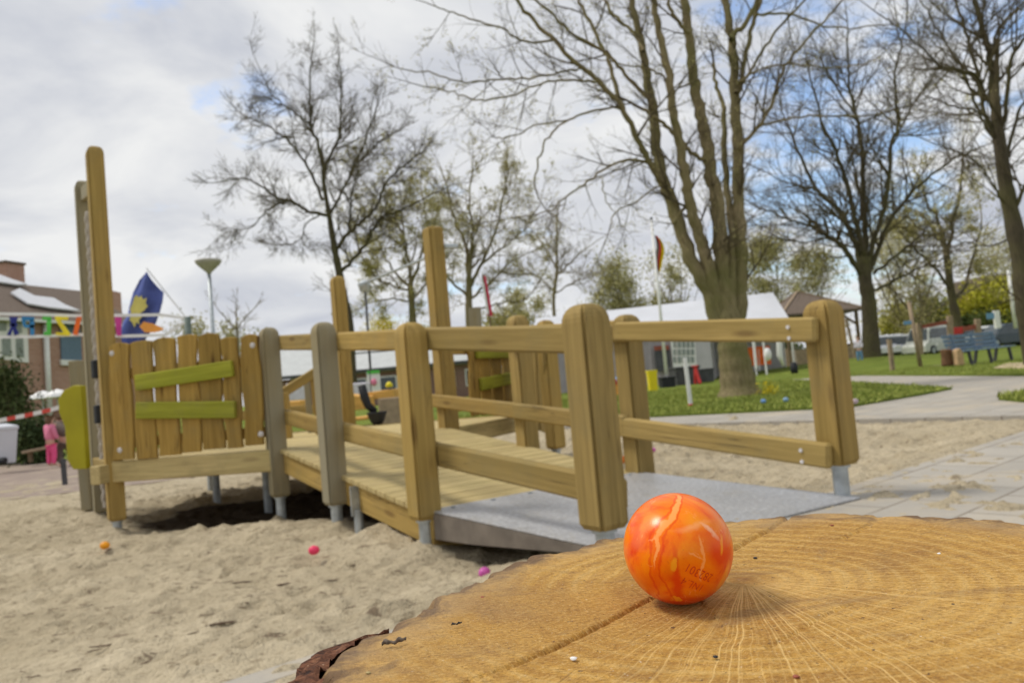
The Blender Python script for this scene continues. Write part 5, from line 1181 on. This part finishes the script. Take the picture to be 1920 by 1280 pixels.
ball(1150, 717, .13, 'red', 'red ball on the orange tub'); ball(1160, 713, .12, 'bluecloth', 'light blue ball on the orange tub')
t = thing('trolley', onY(1307, 718, 25.5), 'small red two legged stand right of the marquee window', 'stand'); A = onY(1304, 720, 25.5); B2 = onY(1303, 688, 25.5); C2 = onY(1313, 719, 25.3)
MB().beam(A, B2, .09, .07).build('leg', M['red'], t, bevel=.01); MB().beam(C2, B2, .09, .07).build('leg', M['red'], t, bevel=.01); MB().box(B2+Vector((0, 0, .03)), (.2, .1, .05)).build('top', M['red'], t, bevel=.01)
# flagpole, white marker post
fpb = onY(1252, 728, 25); fp = thing('flagpole', fpb, 'slim white flagpole with a limp flag in black, red and yellow above the marquee', 'flagpole')
ftop = Vector((fpb.x, fpb.y, onY(1225, 412, 25).z))
MB().tube([fpb, ftop], [.055, .038], 10).build('pole', M['white'], fp, smooth=True); MB().lathe(ftop, [(.02, -.02), (.05, .03), (.03, .08), (.005, .1)], 10).build('finial', M['darkgrey'], fp, smooth=True)
def limpflag(pole_x, pole_y, ztop, length, width, mats, parent, seed=0):
    n = 22; m_ = 9; bands = len(mats)
    for b in range(bands):
        mb = MB(); vs = []; fs = []
        for i in range(n+1):
            t = i/n; z = ztop-length*t
            for j in range(4):
                u = (b+j/3)/bands; w_ = width*(.16+.84*math.sin(math.pi*min(1, t*1.0+.12))**.7)*(1-.35*(t > .85)); fold = .05*math.sin(u*9+t*3+seed)
                vs.append((pole_x+.05+u*w_*.75+.04*math.sin(t*7+seed), pole_y+fold-.03*u, z-.35*u*width+.0*j))
        for i in range(n):
            for j in range(3): fs.append((i*4+j, i*4+j+1, (i+1)*4+j+1, (i+1)*4+j))
        mb.add(vs, fs); o_ = mb.build('flag_band', M[mats[b]], parent, smooth=True); s_ = o_.modifiers.new('s', 'SOLIDIFY'); s_.thickness = .006
limpflag(fpb.x+.0, fpb.y, onY(1226, 440, 25).z, 1.25, .30, ['darkcloth', 'red', 'yellow'], fp)
p = onY(1296, 766, 12.2); wp = thing('marker_post', p, 'thin white marker post leaning in the lawn before the marquee', 'post'); MB().beam(p-Vector((0, 0, .03)), onY(1284, 671, 12.2), .055, .055, up=(1, 0, 0)).build('post', M['white'], wp, bevel=.006)
MB().box(p+Vector((.0, 0, .04)), (.075, .075, .07)).build('red_foot', M['red'], wp, bevel=.01)
for (px0, py0, px1, py1, Y, r_, mt, lb) in ((1418, 690, 1413, 640, 27.6, .05, 'white', 'white tent leg under the open end of the marquee, left one'),):
    p = onY(px0, py0, Y); tag(MB().tube([p, onY(px1, py1, Y)], r_, 8).build('prop_pole', M[mt], None), lb, 'pole')
t = thing('banner_screen', onY(1410, 690, 30), 'orange red screen inside the open end of the marquee', 'screen')
MB().box(onY(1412, 668, 30), (1.3, .05, .7)).build('panel', M['orangefelt'], t, bevel=.01); MB().tube([onY(1402, 695, 30), onY(1400, 660, 30)], .03, 8).build('leg', M['white'], t); MB().tube([onY(1424, 695, 30), onY(1422, 655, 30)], .03, 8).build('leg', M['white'], t)
p = onY(1438, 702, 24); t = thing('lantern_stand', p, 'white globe on a thin pale stand beside the big trunk', 'stand'); MB().tube([p, onY(1431, 640, 24)], .03, 8).build('pole', M['white'], t); MB().lathe(onY(1439, 664, 24), [(.12*math.cos(a_), .2*math.sin(a_)) for a_ in np.linspace(-1.5, 1.5, 9)], 12).build('globe', M['white'], t, smooth=True)
p = onY(1490, 700, 25); tag(MB().lathe(p, [(.11, 0), (.12, .15), (.1, .32), (.04, .36)], 10).build('dark_bag', M['black'], None, smooth=True), 'small black bag on the path edge under the tied white curtain', 'bag')

# ------------------------------------------------------------------ gazebo
p = onY(1548, 690, 38); gz = thing('gazebo', (p.x, p.y, 0), 'brown timber gazebo with a pyramid roof behind the last ramp post', 'gazebo'); W_ = 1.95; EZ = 2.65
cx, cy = onY(1546, 690, 38).x, 39.4; apex = Vector((cx-.4, cy, onY(1527, 543, 39).z)); cs = [Vector((cx+a*W_, cy+b*W_, EZ)) for a, b in ((-1, -1), (1, -1), (1, 1), (-1, 1))]
mb = MB(); mb.add(cs+[apex]+[c-Vector((0, 0, .1)) for c in cs], [(0, 1, 4), (1, 2, 4), (2, 3, 4), (3, 0, 4), (8, 7, 6, 5), (0, 5, 6, 1), (1, 6, 7, 2), (2, 7, 8, 3), (3, 8, 5, 0)]); mb.build('roof', M['brownroof'], gz)
for c in cs: MB().beam(c+Vector((0, 0, .02)), apex+Vector((0, 0, .03)), .09, .05).build('hip_trim', M['tan'], gz)
for a, b in ((-.85, -.85), (.85, -.85), (.85, .85), (-.85, .85), (0, -.85)): MB().box((cx+a*W_, cy+b*W_, EZ/2-.1), (.13, .13, EZ)).build('post', M['brown'], gz)
for s_ in (-1, 1): MB().beam((cx+s_*.85*W_, cy-.85*W_, 1.9), (cx+s_*.45*W_, cy-.85*W_, 2.5), .08, .1).build('brace', M['brown'], gz)
MB().box((cx, cy-.87*W_, .45), (1.7*W_, .06, 1.0)).build('front_wall', M['tan'], gz); MB().box((cx-.85*W_, cy, .5), (.06, 1.7*W_, 1.1)).build('side_wall', M['brown'], gz); MB().box((cx+.85*W_, cy, .5), (.06, 1.7*W_, 1.1)).build('side_wall', M['brown'], gz)

# ------------------------------------------------------------------ bench, chopping block, posts on the right
b0 = onY(1800, 690, 21); be = thing('park_bench', b0, 'slate blue slatted park bench seen from behind on the lawn at the right', 'bench')
a1, a2 = onY(1781, 662, 20.6), onY(1877, 648, 21.8); dB = (a2-a1); dB.z = 0; Lb = dB.length; dB.normalize(); nB = Vector((-dB.y, dB.x, 0)); z0 = b0.z; o1 = Vector((a1.x, a1.y, z0))
for i in range(4): MB().beam(o1+nB*(-.05-.10*i)+Vector((0, 0, .44)), o1+dB*Lb+nB*(-.05-.10*i)+Vector((0, 0, .46)), .08, .035).build('seat_slat', M['slate'], be, bevel=.006)
for i in range(4): MB().beam(o1-dB*.1+nB*(.02+.03*i)+Vector((0, 0, .52+.105*i)), o1+dB*(Lb-.1)+nB*(.02+.03*i)+Vector((0, 0, .53+.105*i)), .03, .085).build('back_slat', M['slate'], be, bevel=.006)
for t in (.12, .5, .9):
    q = o1+dB*Lb*t; MB().beam(q+nB*-.38+Vector((0, 0, -.02)), q+nB*-.32+Vector((0, 0, .43)), .05, .07).build('leg', M['darkgrey'], be); MB().beam(q+nB*.1+Vector((0, 0, -.02)), q+nB*.0+Vector((0, 0, .43)), .05, .07).build('leg', M['darkgrey'], be)
    MB().beam(q+nB*.0+Vector((0, 0, .43)), q+nB*.12+Vector((0, 0, .9)), .04, .05).build('back_support', M['slate'], be)
p = onY(1777, 686, 20); cb_ = thing('chopping_block', p, 'short dark log with a pale split side standing at the left end of the bench', 'log')
mb = MB(); mb.lathe(p, [(.12, 0), (.14, .04), (.125, .2), (.13, .40), (.10, .42)], 14); mb.build('log_body', M['logbark'], cb_, bevel=.01)
q = p+Vector((.17, -.05, 0)); MB().prism([q+Vector((-.08, -.14, 0)), q+Vector((.12, -.10, 0)), q+Vector((.11, -.1, .30)), q+Vector((.04, -.12, .42)), q+Vector((-.07, -.14, .38))], (.0, .22, 0)).build('split_face', M['splitwood'], cb_, bevel=.02)
def stick(px0, py0, px1, py1, Y, w, mat, name, label, cat='post', r=False):
    p, q = onY(px0, py0, Y), onY(px1, py1, Y); t = thing(name, p, label, cat); (MB().tube([p-Vector((0, 0, .1)), q], [w/2, w/2*.8], 10) if r else MB().beam(p-Vector((0, 0, .1)), q, w, w, up=(1, 0, 0))).build('shaft', M[mat], t, smooth=r); return t, p, q
stick(1673, 687, 1667, 636, 22, .10, 'tan', 'timber_post', 'short pale timber post left of the leaning pole on the far lawn')
t, p, q = stick(1726, 684, 1704, 566, 22.5, .12, 'tan', 'leaning_pole', 'tall pale pole beside the small blue sign on the far lawn', 'pole', True)
MB().box(onY(1702, 605, 22.4), (.22, .03, .10)).build('blue_sign', M['bluecloth'], t, bevel=.01)
cf = thing('climbing_frame', onY(1750, 660, 34), 'playground climbing frame of pale posts and red brown bars before the cars', 'climbing frame')
for (x, y0, y1) in ((1722, 665, 606), (1780, 655, 592), (1832, 648, 598)): MB().beam(onY(x+4, y0, 34), onY(x, y1, 34), .2, .2, up=(1, 0, 0)).build('post', M['tan'], cf, bevel=.02)
MB().beam(onY(1722, 614, 34), onY(1774, 604, 34), .1, .16).build('bar', M['redbrown'], cf); MB().beam(onY(1780, 622, 34), onY(1832, 612, 34), .1, .2).build('bar', M['redbrown'], cf); MB().box(onY(1793, 620, 34), (.5, .12, .3)).build('swing_seat', M['red'], cf, bevel=.02)
stick(1904, 612, 1890, 505, 48, .22, 'white', 'lamp_post', 'white lamp post rising over the hedge at the right edge', 'lamp post', True)
t, p, q = stick(1871, 612, 1867, 582, 47, .26, 'white', 'sign_post', 'short white sign post with a blue plate before the yellow green hedge', 'sign')
MB().box(onY(1858, 592, 47), (.5, .04, .35)).build('blue_plate', M['bluecloth'], t)
stick(1604, 668, 1586, 598, 33, .09, 'tan', 'timber_post', 'thin leaning timber post left of the wide bare tree trunk')

# ------------------------------------------------------------------ cars
def car(px, py, Y, heading, L, label, col, van=False):
    p = onY(px, py, Y); t = thing('parked_car', p, label, 'car', 'cars parked behind the playground'); R_ = Matrix.Rotation(heading, 3, 'Z'); H = 1.85 if van else 1.46; Wd = .86
    cm = plain('car_paint_'+str(len(bpy.data.materials)), col, .25, .04, 2, .6)
    prof = [(-.5, .22), (-.5, .55), (-.485, .68), (-.30, .72), (-.18, .74), (.30, .76), (.47, .70), (.5, .5), (.5, .25)]
    if van: prof = [(-.5, .22), (-.5, .6), (-.47, .80), (-.36, .86), (.47, .88), (.5, .75), (.5, .25)]
    def loft(pr, w0, w1, name, mat, par):
        mb = MB(); n = len(pr); vs = []
        zmax = max(z for _, z in pr); zmin = min(z for _, z in pr)
        for s_ in (-1, 1):
            for x, z in pr: w_ = lerp(w0, w1, (z-zmin)/(zmax-zmin+1e-6)); vs.append(p+R_@Vector((x*L, s_*w_, z)))
        mb.add(vs, [tuple(range(n))[::-1], tuple(range(n, 2*n))]+[(i, (i+1) % n, (i+1) % n+n, i+n) for i in range(n)]); return mb.build(name, mat, par, bevel=.05)
    body = loft(prof, Wd, Wd*.97, 'body', cm, t)
    cab = [(-.30, .70), (-.17, H-.12), (-.10, H-.02), (.28, H), (.40, H-.12), (.47, .74)] if not van else [(-.40, .84), (-.30, H-.1), (-.24, H), (.44, H), (.48, H-.1), (.485, .86)]
    loft(cab, Wd*.95, Wd*.74, 'cabin', cm, t)
    for s_ in (-1, 1):
        gl = [(x*.93+.01, lerp(.80 if not van else .95, H-.14, (z-.70)/(H-.70))) for x, z in cab]; ws = []
        for x, z in gl: w_ = lerp(Wd*.95, Wd*.74, (z-.7)/(H-.7))+.012; ws.append(p+R_@Vector((x*L, s_*w_, z)))
        MB().prism(ws, R_@Vector((0, s_*.01, 0))).build('side_window', M['glass'], t)
    for e in (-1, 1):
        (x0, z0_), (x1, z1_) = (cab[0], cab[1]) if e < 0 else (cab[-1], cab[-2]); f0, f1 = .15, .95
        qs = [Vector((lerp(x0, x1, f)*L+e*.02, s_*lerp(Wd*.86, Wd*.66, f), lerp(z0_, z1_, f)+.012)) for f, s_ in ((f0, -1), (f0, 1), (f1, 1), (f1, -1))]
        MB().prism([p+R_@q for q in qs], R_@Vector((e*.01, 0, .005))).build('windscreen' if e < 0 else 'rear_window', M['glass'], t)
    for x in (-.31, .31):
        for s_ in (-1, 1):
            c = p+R_@Vector((x*L, s_*(Wd-.08), .31)); ax_ = R_@Vector((0, s_*.11, 0))
            w_ = MB().tube([c-ax_, c+ax_], .31, 18).build('wheel', M['black'], t, bevel=.03); MB().tube([c+ax_*.9, c+ax_*1.05], .18, 12).build('rim', M['steel'], w_)
    for s_ in (-1, 1):
        MB().box(p+R_@Vector((-.497*L, s_*.62, .62)), (.06, .3, .14), heading).build('headlight', M['white'], t, bevel=.02); MB().box(p+R_@Vector((.497*L, s_*.66, .68)), (.06, .22, .24), heading).build('tail_light', M['red'], t, bevel=.02)
    return t
car(1674, 667, 54, 1.0, 3.8, 'white small car just right of the wide bare tree trunk', (.70, .72, .76))
car(1706, 667, 53, 2.2, 4.3, 'silver grey car with red tail lights between the two pale posts', (.40, .43, .46))
car(1750, 665, 52, .5, 3.9, 'pale beige van behind the climbing frame', (.52, .54, .50), True)
car(1800, 655, 60, .3, 4.2, 'white car behind the middle of the bench', (.70, .71, .73))
car(1852, 650, 56, 2.4, 4.3, 'white hatchback behind the right end of the bench', (.72, .74, .76))
car(1890, 650, 50, .12, 4.6, 'dark blue grey estate car right of the bench', (.035, .055, .07))
car(1928, 632, 62, .2, 4.4, 'silver white car at the right edge behind the dark one', (.60, .62, .66))
# brown building far right
p = onY(1900, 640, 95); fb = thing('far_building', (p.x, p.y, 0), 'dark brick building above the hedge at the right edge', 'building')
q0, q1 = onY(1846, 546, 95), onY(2010, 520, 95); MB().box(((q0.x+q1.x)/2, 98, q0.z/2), (q1.x-q0.x, 6, q0.z)).build('wall', M['brickdark'], fb)
MB().box(((q0.x+q1.x)/2, 98, q0.z+.9), (q1.x-q0.x+.6, 6.6, 1.9)).build('roof', M['brownroof'], fb, bevel=.3)
for i in range(4): MB().box((q0.x+1.5+i*2.6, 94.98, q0.z*.62), (1.3, .1, 1.4)).build('window', M['glass'], fb)

# ------------------------------------------------------------------ long low building behind the deck
p = onY(630, 744, 62); lb = thing('low_building', (p.x, p.y, -.3), 'long low building with pale grey roof seen through the deck railing', 'building')
x0, x1 = onY(470, 700, 62).x, onY(985, 700, 62).x; zb = onY(640, 697, 62).z; zt = onY(640, 632, 66).z
MB().prism([(x0, 61.2, zb), (x1, 61.2, zb), (x1, 67, zt), (x0, 67, zt)], (0, .05, .12)).build('roof', M['greyroof'], lb)
MB().prism([(x0, 67, zt), (x1, 67, zt), (x1, 73, zb), (x0, 73, zb)], (0, -.05, .12)).build('roof', M['greyroof'], lb)
MB().box(((x0+x1)/2, 61.15, zb-.1), (x1-x0, .25, .22)).build('gutter', M['darkgrey'], lb); MB().box(((x0+x1)/2, 67, (zb-.3)/2-.15), (x1-x0-.6, 11, zb+.1)).build('wall', M['brickdark'], lb)
for i in range(9):
    xx = x0+1.6+i*2.25; w_ = MB().box((xx, 61.45, 1.25), (1.5, .12, 1.3)).build('window', M['white'], lb); MB().box((xx, 61.37, 1.25), (1.3, .06, 1.1)).build('pane', M['glass'], w_)
t, p, q = stick(700, 762, 686, 545, 30, .06, 'darkgrey', 'thin_pole', 'thin dark pole in front of the low grey roofed building', 'pole', True); MB().beam(onY(650, 664, 30), onY(742, 656, 30), .03, .05).build('cross_wire', M['darkgrey'], t)
t = thing('poster_board', onY(702, 745, 26), 'white poster board with red and green print standing behind the deck', 'sign'); MB().box(onY(701, 717, 26), (.42, .04, .72)).build('board', M['white'], t)
MB().box(onY(700, 697, 25.95), (.40, .02, .1)).build('green_strip', M['greenfelt'], t); MB().lathe(onY(701, 716, 25.93), [(.02, -.12), (.09, -.05), (.09, .05), (.02, .12)], 10).build('red_motif', M['pink'], t)
for (x0_, x1_, y0_, y1_, Y, mt, lb_) in ((543, 575, 716, 752, 24, 'whitecloth', 'pale lilac stall cloth left of the light green stile'), (655, 690, 716, 745, 24, 'whitecloth', 'pale lilac stall cloth beside the poster board')):
    p, q = onY(x0_, y1_, Y), onY(x1_, y0_, Y); t = thing('stall_table', ((p.x+q.x)/2, Y, p.z), lb_, 'stall table'); MB().box(((p.x+q.x)/2, Y, (p.z+q.z)/2), (q.x-p.x, .6, q.z-p.z)).build('cloth', M[mt], t, bevel=.04)
for (pp, Y, lb_) in ((((536, 775), (536, 752), (575, 749), (576, 773)), 17, 'orange timber block seen between the two grey posts'), (((655, 770), (654, 738), (694, 742), (697, 766)), 18, 'orange timber block left of the hanging bucket'), (((694, 748), (694, 735), (745, 728), (746, 746)), 18.5, 'orange timber block right of the hanging bucket'), (((662, 788), (662, 782), (698, 778), (698, 785)), 14, 'low pale orange plank bench before the timber blocks')):
    t = thing('timber_block', onY(*pp[0], Y), lb_, 'timber block'); MB().prism([onY(x, y, Y) for x, y in pp], (.1, .5, 0)).build('planks', M['orangewood'], t, bevel=.03)
tag(MB().lathe(onY(730, 726, 18.3), [(.05, 0), (.09, .03), (.06, .1), (.02, .13)], 10).build('toy_duck', M['yellow'], None, smooth=True), 'small bright yellow toy on the right orange timber block', 'toy')
t = thing('stone_planter', onY(735, 800, 15), 'grey stone block below the right orange timber block', 'block'); MB().box(onY(735, 770, 15), (.45, .3, .5)).build('block', M['tan'], t, bevel=.02)

# ------------------------------------------------------------------ red banner flag and pale posts behind the far rail
p = onY(925, 640, 16); t = thing('red_banner', p, 'narrow red and white banner on a pole behind the deck', 'banner'); MB().tube([p, onY(905, 515, 16)], .02, 8).build('pole', M['brown'], t)
MB().prism([onY(*q_, 16) for q_ in ((905, 516), (911, 518), (924, 592), (914, 592))], (0, .02, 0)).build('banner_cloth', M['pinkred'] if 'pinkred' in M else M.setdefault('pinkred', plain('banner_red', (.62, .04, .10), .8)), t)
MB().prism([onY(*q_, 15.9) for q_ in ((904, 530), (907, 530), (917, 588), (913, 588))], (0, .02, 0)).build('white_stripe', M['white'], t)
stick(896, 700, 890, 577, 11, .17, 'woodgrey', 'timber_post', 'grey rounded timber post behind the far rail, left of the red banner')
# ------------------------------------------------------------------ left: house, lamp, flag, bunting, tape
W1 = Vector((-20.6, 43.6, 0)); W0 = Vector((-23.6, 33, 0)); dH = (W1-W0).normalized(); Wl = W0-dH*6; nH = Vector((-dH.y, dH.x, 0))
if nH.x > 0: nH = -nH
zE, zR, zG = 5.55, 7.75, -.3
hs = thing('brick_house', (W0.x, W0.y, zG), 'red brick terraced house with brown tiled roof and white window frames at the left edge', 'house')
def hw(s, z, off=0): q = Wl+dH*s-nH*off; return Vector((q.x, q.y, z))
LH = (W1-Wl).length
mb = MB(); Pq = [hw(0, zG), hw(LH, zG), hw(LH, zE), hw(0, zE)]; vs = Pq+[q+nH*7 for q in Pq]; lo = [(0, 0, zG), (LH, 0, zG), (LH, 0, zE), (0, 0, zE), (7, 0, zG), (LH+7, 0, zG), (LH+7, 0, zE), (7, 0, zE)]
mb.add(vs, [(0, 1, 2, 3), (1, 5, 6, 2), (5, 4, 7, 6), (4, 0, 3, 7)], lo); mb.build('wall', M['brick'], hs)
MB().prism([hw(LH, zE), hw(LH, zE)+nH*7, hw(LH, zR-.2)+nH*3.5], dH*.1).build('gable', M['white'], hs)
a_, b_ = hw(-.2, zE-.15, .45), hw(LH+.3, zE-.15, .45); c_, d_ = hw(LH+.3, zR)+nH*3.5, hw(-.2, zR)+nH*3.5; e_, f_ = hw(LH+.3, zE-.15)+nH*7.45, hw(-.2, zE-.15)+nH*7.45
rf = MB().prism([a_, b_, c_, d_], (0, 0, .14)).build('roof', M['brownroof'], hs); MB().prism([d_, c_, e_, f_], (0, 0, .14)).build('roof', M['brownroof'], hs)
MB().beam(a_+Vector((0, 0, -.02)), b_+Vector((0, 0, -.02)), .14, .14).build('gutter', M['white'], hs)
def roofpt(px, py):              # meets the front roof slope
    n = (b_-a_).cross(d_-a_).normalized(); d = rayv(px, py); o0 = Vector((0, 0, EYE)); t = (a_-o0).dot(n)/d.dot(n); return o0+d*t
rn = (b_-a_).cross(d_-a_).normalized(); rn = rn if rn.z > 0 else -rn
MB().prism([roofpt(*q_)+rn*.2 for q_ in ((17, 556), (34, 548), (62, 562), (98, 566), (118, 578), (148, 590), (90, 584), (50, 577))], rn*.08).build('pale_roof_sheet', M['zinc'], rf)
MB().prism([roofpt(*q_)+rn*.2 for q_ in ((-10, 535), (-10, 520), (20, 531), (48, 540), (30, 541))], rn*.08).build('ridge_sheet', M['zinc'], rf)
def chim(px, py, w, h):
    t = (a_-Vector((0, 0, EYE))).length; q = onY(px, py, 42.5); MB().box((q.x, q.y, q.z-1.5), (w, w*.8, 3+h), math.atan2(dH.y, dH.x)).build('chimney', M['brick'], rf)
    MB().box((q.x, q.y, q.z+h/2+.0), (w*1.12, w*.92, .12), math.atan2(dH.y, dH.x)).build('chimney_cap', M['brownroof'], rf); return q
chim(16, 512, 1.15, 1.0)
q = onY(212, 560, 48); MB().box((q.x, q.y, q.z-1.6), (.55, .9, 4.0)).build('chimney', M['brick'], rf)
def onH(px, py, off=.05): a = Wl-nH*off; b = W1-nH*off; return onV(px, py, a.xy, b.xy)
def win(poly, pane, nm='window', glass='glasspale'):
    f = MB().prism([onH(*q_, .04) for q_ in poly], nH*.08).build(nm, M['white'], hs)
    for pn in pane: MB().prism([onH(*q_, .10) for q_ in pn], nH*.03).build('pane', M[glass], f)
win([(-6, 598), (50, 600), (53, 680), (-6, 672)], [[(4, 632), (20, 632), (21, 668), (5, 666)], [(30, 632), (43, 633), (45, 670), (31, 668)], [(-5, 604), (12, 604), (12, 620), (-5, 620)], [(28, 604), (40, 605), (41, 624), (29, 623)]])
MB().prism([onH(*q_, .05) for q_ in ((112, 600), (150, 602), (153, 676), (115, 674))], nH*.06).build('dark_window', M['slate'], hs)
MB().prism([onH(*q_, .09) for q_ in ((113, 674), (153, 676), (153, 687), (114, 684))], nH*.1).build('sill', M['white'], hs)
MB().tube([onH(85, 600, .15), onH(94, 790, .15)], .13, 8).build('drainpipe', M['white'], hs, smooth=True)
for i, (px, py) in enumerate(((80, 741), (108, 738))):
    q = onY(px, py, 22); t = thing('parasol', (q.x, q.y, q.z), ('white folded parasol top left of the drainpipe foot', 'white parasol top right of the drainpipe foot')[i], 'parasol')
    MB().lathe(q, [(.36, -.09), (.30, .0), (.12, .10), (.02, .13)], 8).build('canopy', M['white'], t, bevel=.01); MB().tube([q, (q.x, q.y, -.3)], .025, 8).build('pole', M['steel'], t)
q = onY(10, 868, 15); t = thing('white_bin', q, 'pale grey wheelie bin at the left edge below the conifer', 'bin'); MB().lathe(q, [(.20, 0), (.27, .62), (.29, .62), (.29, .68), (.05, .74)], 4).build('body', M['tentw'], t, bevel=.03); MB().tube([(q.x-.15, q.y-.22, q.z+.06), (q.x+.15, q.y-.22, q.z+.06)], .06, 10).build('wheel', M['black'], t)
t = thing('picnic_bench', onY(70, 862, 16.4), 'low tan timber bench behind the child in pink', 'bench'); MB().beam(onY(48, 847, 16.4), onY(104, 836, 16.4), .3, .05).build('seat', M['tan'], t, bevel=.01)
for px in (56, 98): MB().beam(onY(px, 846, 16.4), onY(px+2, 866, 16.4), .07, .07, up=(1, 0, 0)).build('leg', M['brown'], t)
# street lamp
q = onY(410, 760, 22); lpz = onY(393, 512, 22).z; q = onY(408, 745, 22); lm = thing('street_lamp', (q.x, 22, -.3), 'street lamp with a wide shallow bowl head standing alone against the sky', 'street lamp')
MB().tube([(q.x, 22, -.35), (q.x, 22, 1.5), (q.x, 22, lpz+.05)], [.07, .06, .05], 12).build('pole', M['steel'], lm, smooth=True)
k = plain('lamp_bowl', (.42, .40, .34), .5, .08, 3); M['bowl'] = k
sh = MB().lathe((q.x, 22, lpz), [(.05, -.02), (.08, .03), (.20, .14), (.31, .25), (.36, .33), (.35, .36), (.2, .39), (.02, .41)], 28).build('lamp_shade', M['bowl'], lm, smooth=True)
# flag
D0 = 14.0; fpp = onY(353, 690, D0); t = thing('flag_post', (fpp.x, D0, -.3), 'dark green post holding a slanting white stick with a blue flag, yellow emblem', 'flag')
MB().tube([(fpp.x, D0, -.35), onY(351, 594, D0)], .058, 12).build('post', M['darkgrey'] if False else M.setdefault('greenpost', plain('green_grey_post', (.13, .17, .15), .6)), t, smooth=True)
MB().tube([onY(352, 602, D0), onY(343, 588, D0), onY(275, 503, D0)], .012, 8).build('flag_stick', M['white'], t)
out_l = [(275, 510), (262, 524), (250, 548), (243, 575), (240, 592), (232, 603), (226, 622), (228, 640), (247, 656)]; out_r = [(275, 510), (284, 524), (296, 538), (307, 548), (305, 566), (300, 585), (293, 604), (282, 622), (262, 650)]
mb = MB(); vs = []; fs = []; nC = 12
for i, (l, r_) in enumerate(zip(out_l, out_r)):
    for j in range(nC+1):
        u = j/nC; x = lerp(l[0], r_[0], u); y = lerp(l[1], r_[1], u); vs.append(onY(x, y, D0-.08+.06*math.sin(u*8+i*.7)))
for i in range(len(out_l)-1):
    for j in range(nC): fs.append((i*(nC+1)+j, i*(nC+1)+j+1, (i+1)*(nC+1)+j+1, (i+1)*(nC+1)+j))
mb.add(vs, fs); fl_ = mb.build('flag_cloth', M['blueflag'], t, smooth=True); fl_.modifiers.new('s', 'SOLIDIFY').thickness = .008
em = [(252, 556), (257, 553), (260, 558), (265, 554), (268, 562), (275, 558), (273, 568), (277, 574), (270, 582), (262, 588), (266, 594), (260, 600), (262, 608), (256, 604), (252, 614), (248, 604), (243, 600), (246, 590), (244, 578), (249, 568)]
MB().prism([onY(x, y, D0-.19) for x, y in em], (0, .01, 0)).build('yellow_emblem', M.setdefault('emblem', plain('emblem_yellow', (.62, .55, .16), .8)), fl_)
MB().prism([onY(x, y, D0-.3) for x, y in ((262, 612), (270, 603), (285, 606), (306, 615), (305, 619), (290, 623), (272, 623))], (0, .02, 0)).build('orange_tongue', M['orange'], t)
# bunting: two white ribbons with felt letters seen from behind
YB = 11.5; bn = thing('letter_bunting', onY(150, 610, YB), 'two white ribbons with coloured felt letters hanging between them across the house front', 'bunting')
for pts in (((-30, 588), (60, 589), (150, 592), (230, 591), (300, 590), (345, 596)), ((-30, 632), (60, 631), (150, 627), (230, 630), (310, 628), (345, 604))):
    P3 = [onY(x, y, YB) for x, y in pts]
    for a, b in zip(P3[:-1], P3[1:]): MB().beam(a, b, .01, .042).build('ribbon', M['white'], bn)
def letter(polys, mat):
    o_ = None; mb = MB()
    for pl_ in polys: mb.prism([onY(x, y, YB-.03) for x, y in pl_], (0, .012, 0))
    mb.build('letter', M[mat], bn)
letter([[(17, 594), (34, 594), (28, 610), (36, 626), (27, 629), (24, 616), (20, 629), (13, 628), (22, 610)], [(19, 606), (32, 606), (32, 612), (18, 612)]], 'navy')
letter([[(41, 593), (64, 594), (64, 602), (41, 601)], [(41, 601), (48, 601), (48, 609), (43, 608)], [(42, 608), (64, 609), (64, 615), (46, 614)], [(56, 600), (64, 600), (64, 628), (57, 628)]], 'skyblue')
letter([[(80, 593), (96, 594), (96, 600), (80, 600)], [(88, 599), (96, 599), (95, 628), (82, 628), (83, 622), (88, 621)]], 'greenfelt')
letter([[(103, 593), (128, 594), (127, 600), (113, 600), (131, 624), (130, 629), (105, 628), (105, 623), (119, 623), (104, 599)]], 'yellowfelt')
letter([[(144, 594), (153, 594), (145, 628), (137, 627)]], 'orangefelt'); letter([[(215, 594), (228, 595), (227, 629), (219, 629)]], 'pinkfelt')
# warning tape
pts = [(-20, 792), (20, 784), (60, 776), (95, 768), (112, 763)]; P3 = [onY(x, y, 12.5) for x, y in pts]; tp = thing('warning_tape', P3[2], 'red and white striped warning tape stretched at the left edge', 'tape')
k = NT('red_white_tape', .5, .4); v = k.attr(); sx = k.n('ShaderNodeSeparateXYZ', {0: v}).outputs[0]
k.col(k.mix(k.mr(k.math('FRACT', k.math('MULTIPLY', sx, 3.6)), .48, .52), (.62, .07, .05), (.75, .73, .71))); M['tape'] = k.m
mb = MB(); acc = 0
for a, b in zip(P3[:-1], P3[1:]):
    n0 = len(mb.v); L_ = (b-a).length; up_ = Vector((0, 0, .032)); mb.add([a-up_, b-up_, b+up_, a+up_], [(0, 1, 2, 3)], [(acc, 0, 0), (acc+L_, 0, 0), (acc+L_, 1, 0), (acc, 1, 0)]); acc += L_
mb.build('tape_strip', M['tape'], tp).modifiers.new('s', 'SOLIDIFY').thickness = .003
p = onY(171, 900, 8.5); 
tag(stick(122, 905, 118, 860, 11, .05, 'darkgrey', 'thin_post', 'thin dark post between the child in pink and the lime panel')[0])
tuft = random.Random(4); V = []; F = []
for (px, py, zz) in ((532, 992, -.22),):
    q = onz(px, py, zz)
    for _ in range(60):
        a = tuft.uniform(0, 6.28); r_ = tuft.uniform(0, .03); h = tuft.uniform(.015, .04); b = len(V); x, y = q.x+math.cos(a)*r_, q.y+math.sin(a)*r_
        V += [(x-.004, y, q.z-.01), (x+.004, y, q.z-.01), (x+tuft.gauss(0, .015), y+tuft.gauss(0, .015), q.z+h)]; F.append((b, b+1, b+2))
tag(mesh_np('grass_tuft', np.array(V), F, M['blade'], smooth=False), 'tiny green tuft in the sand at the foot of the first grey post', 'plant')
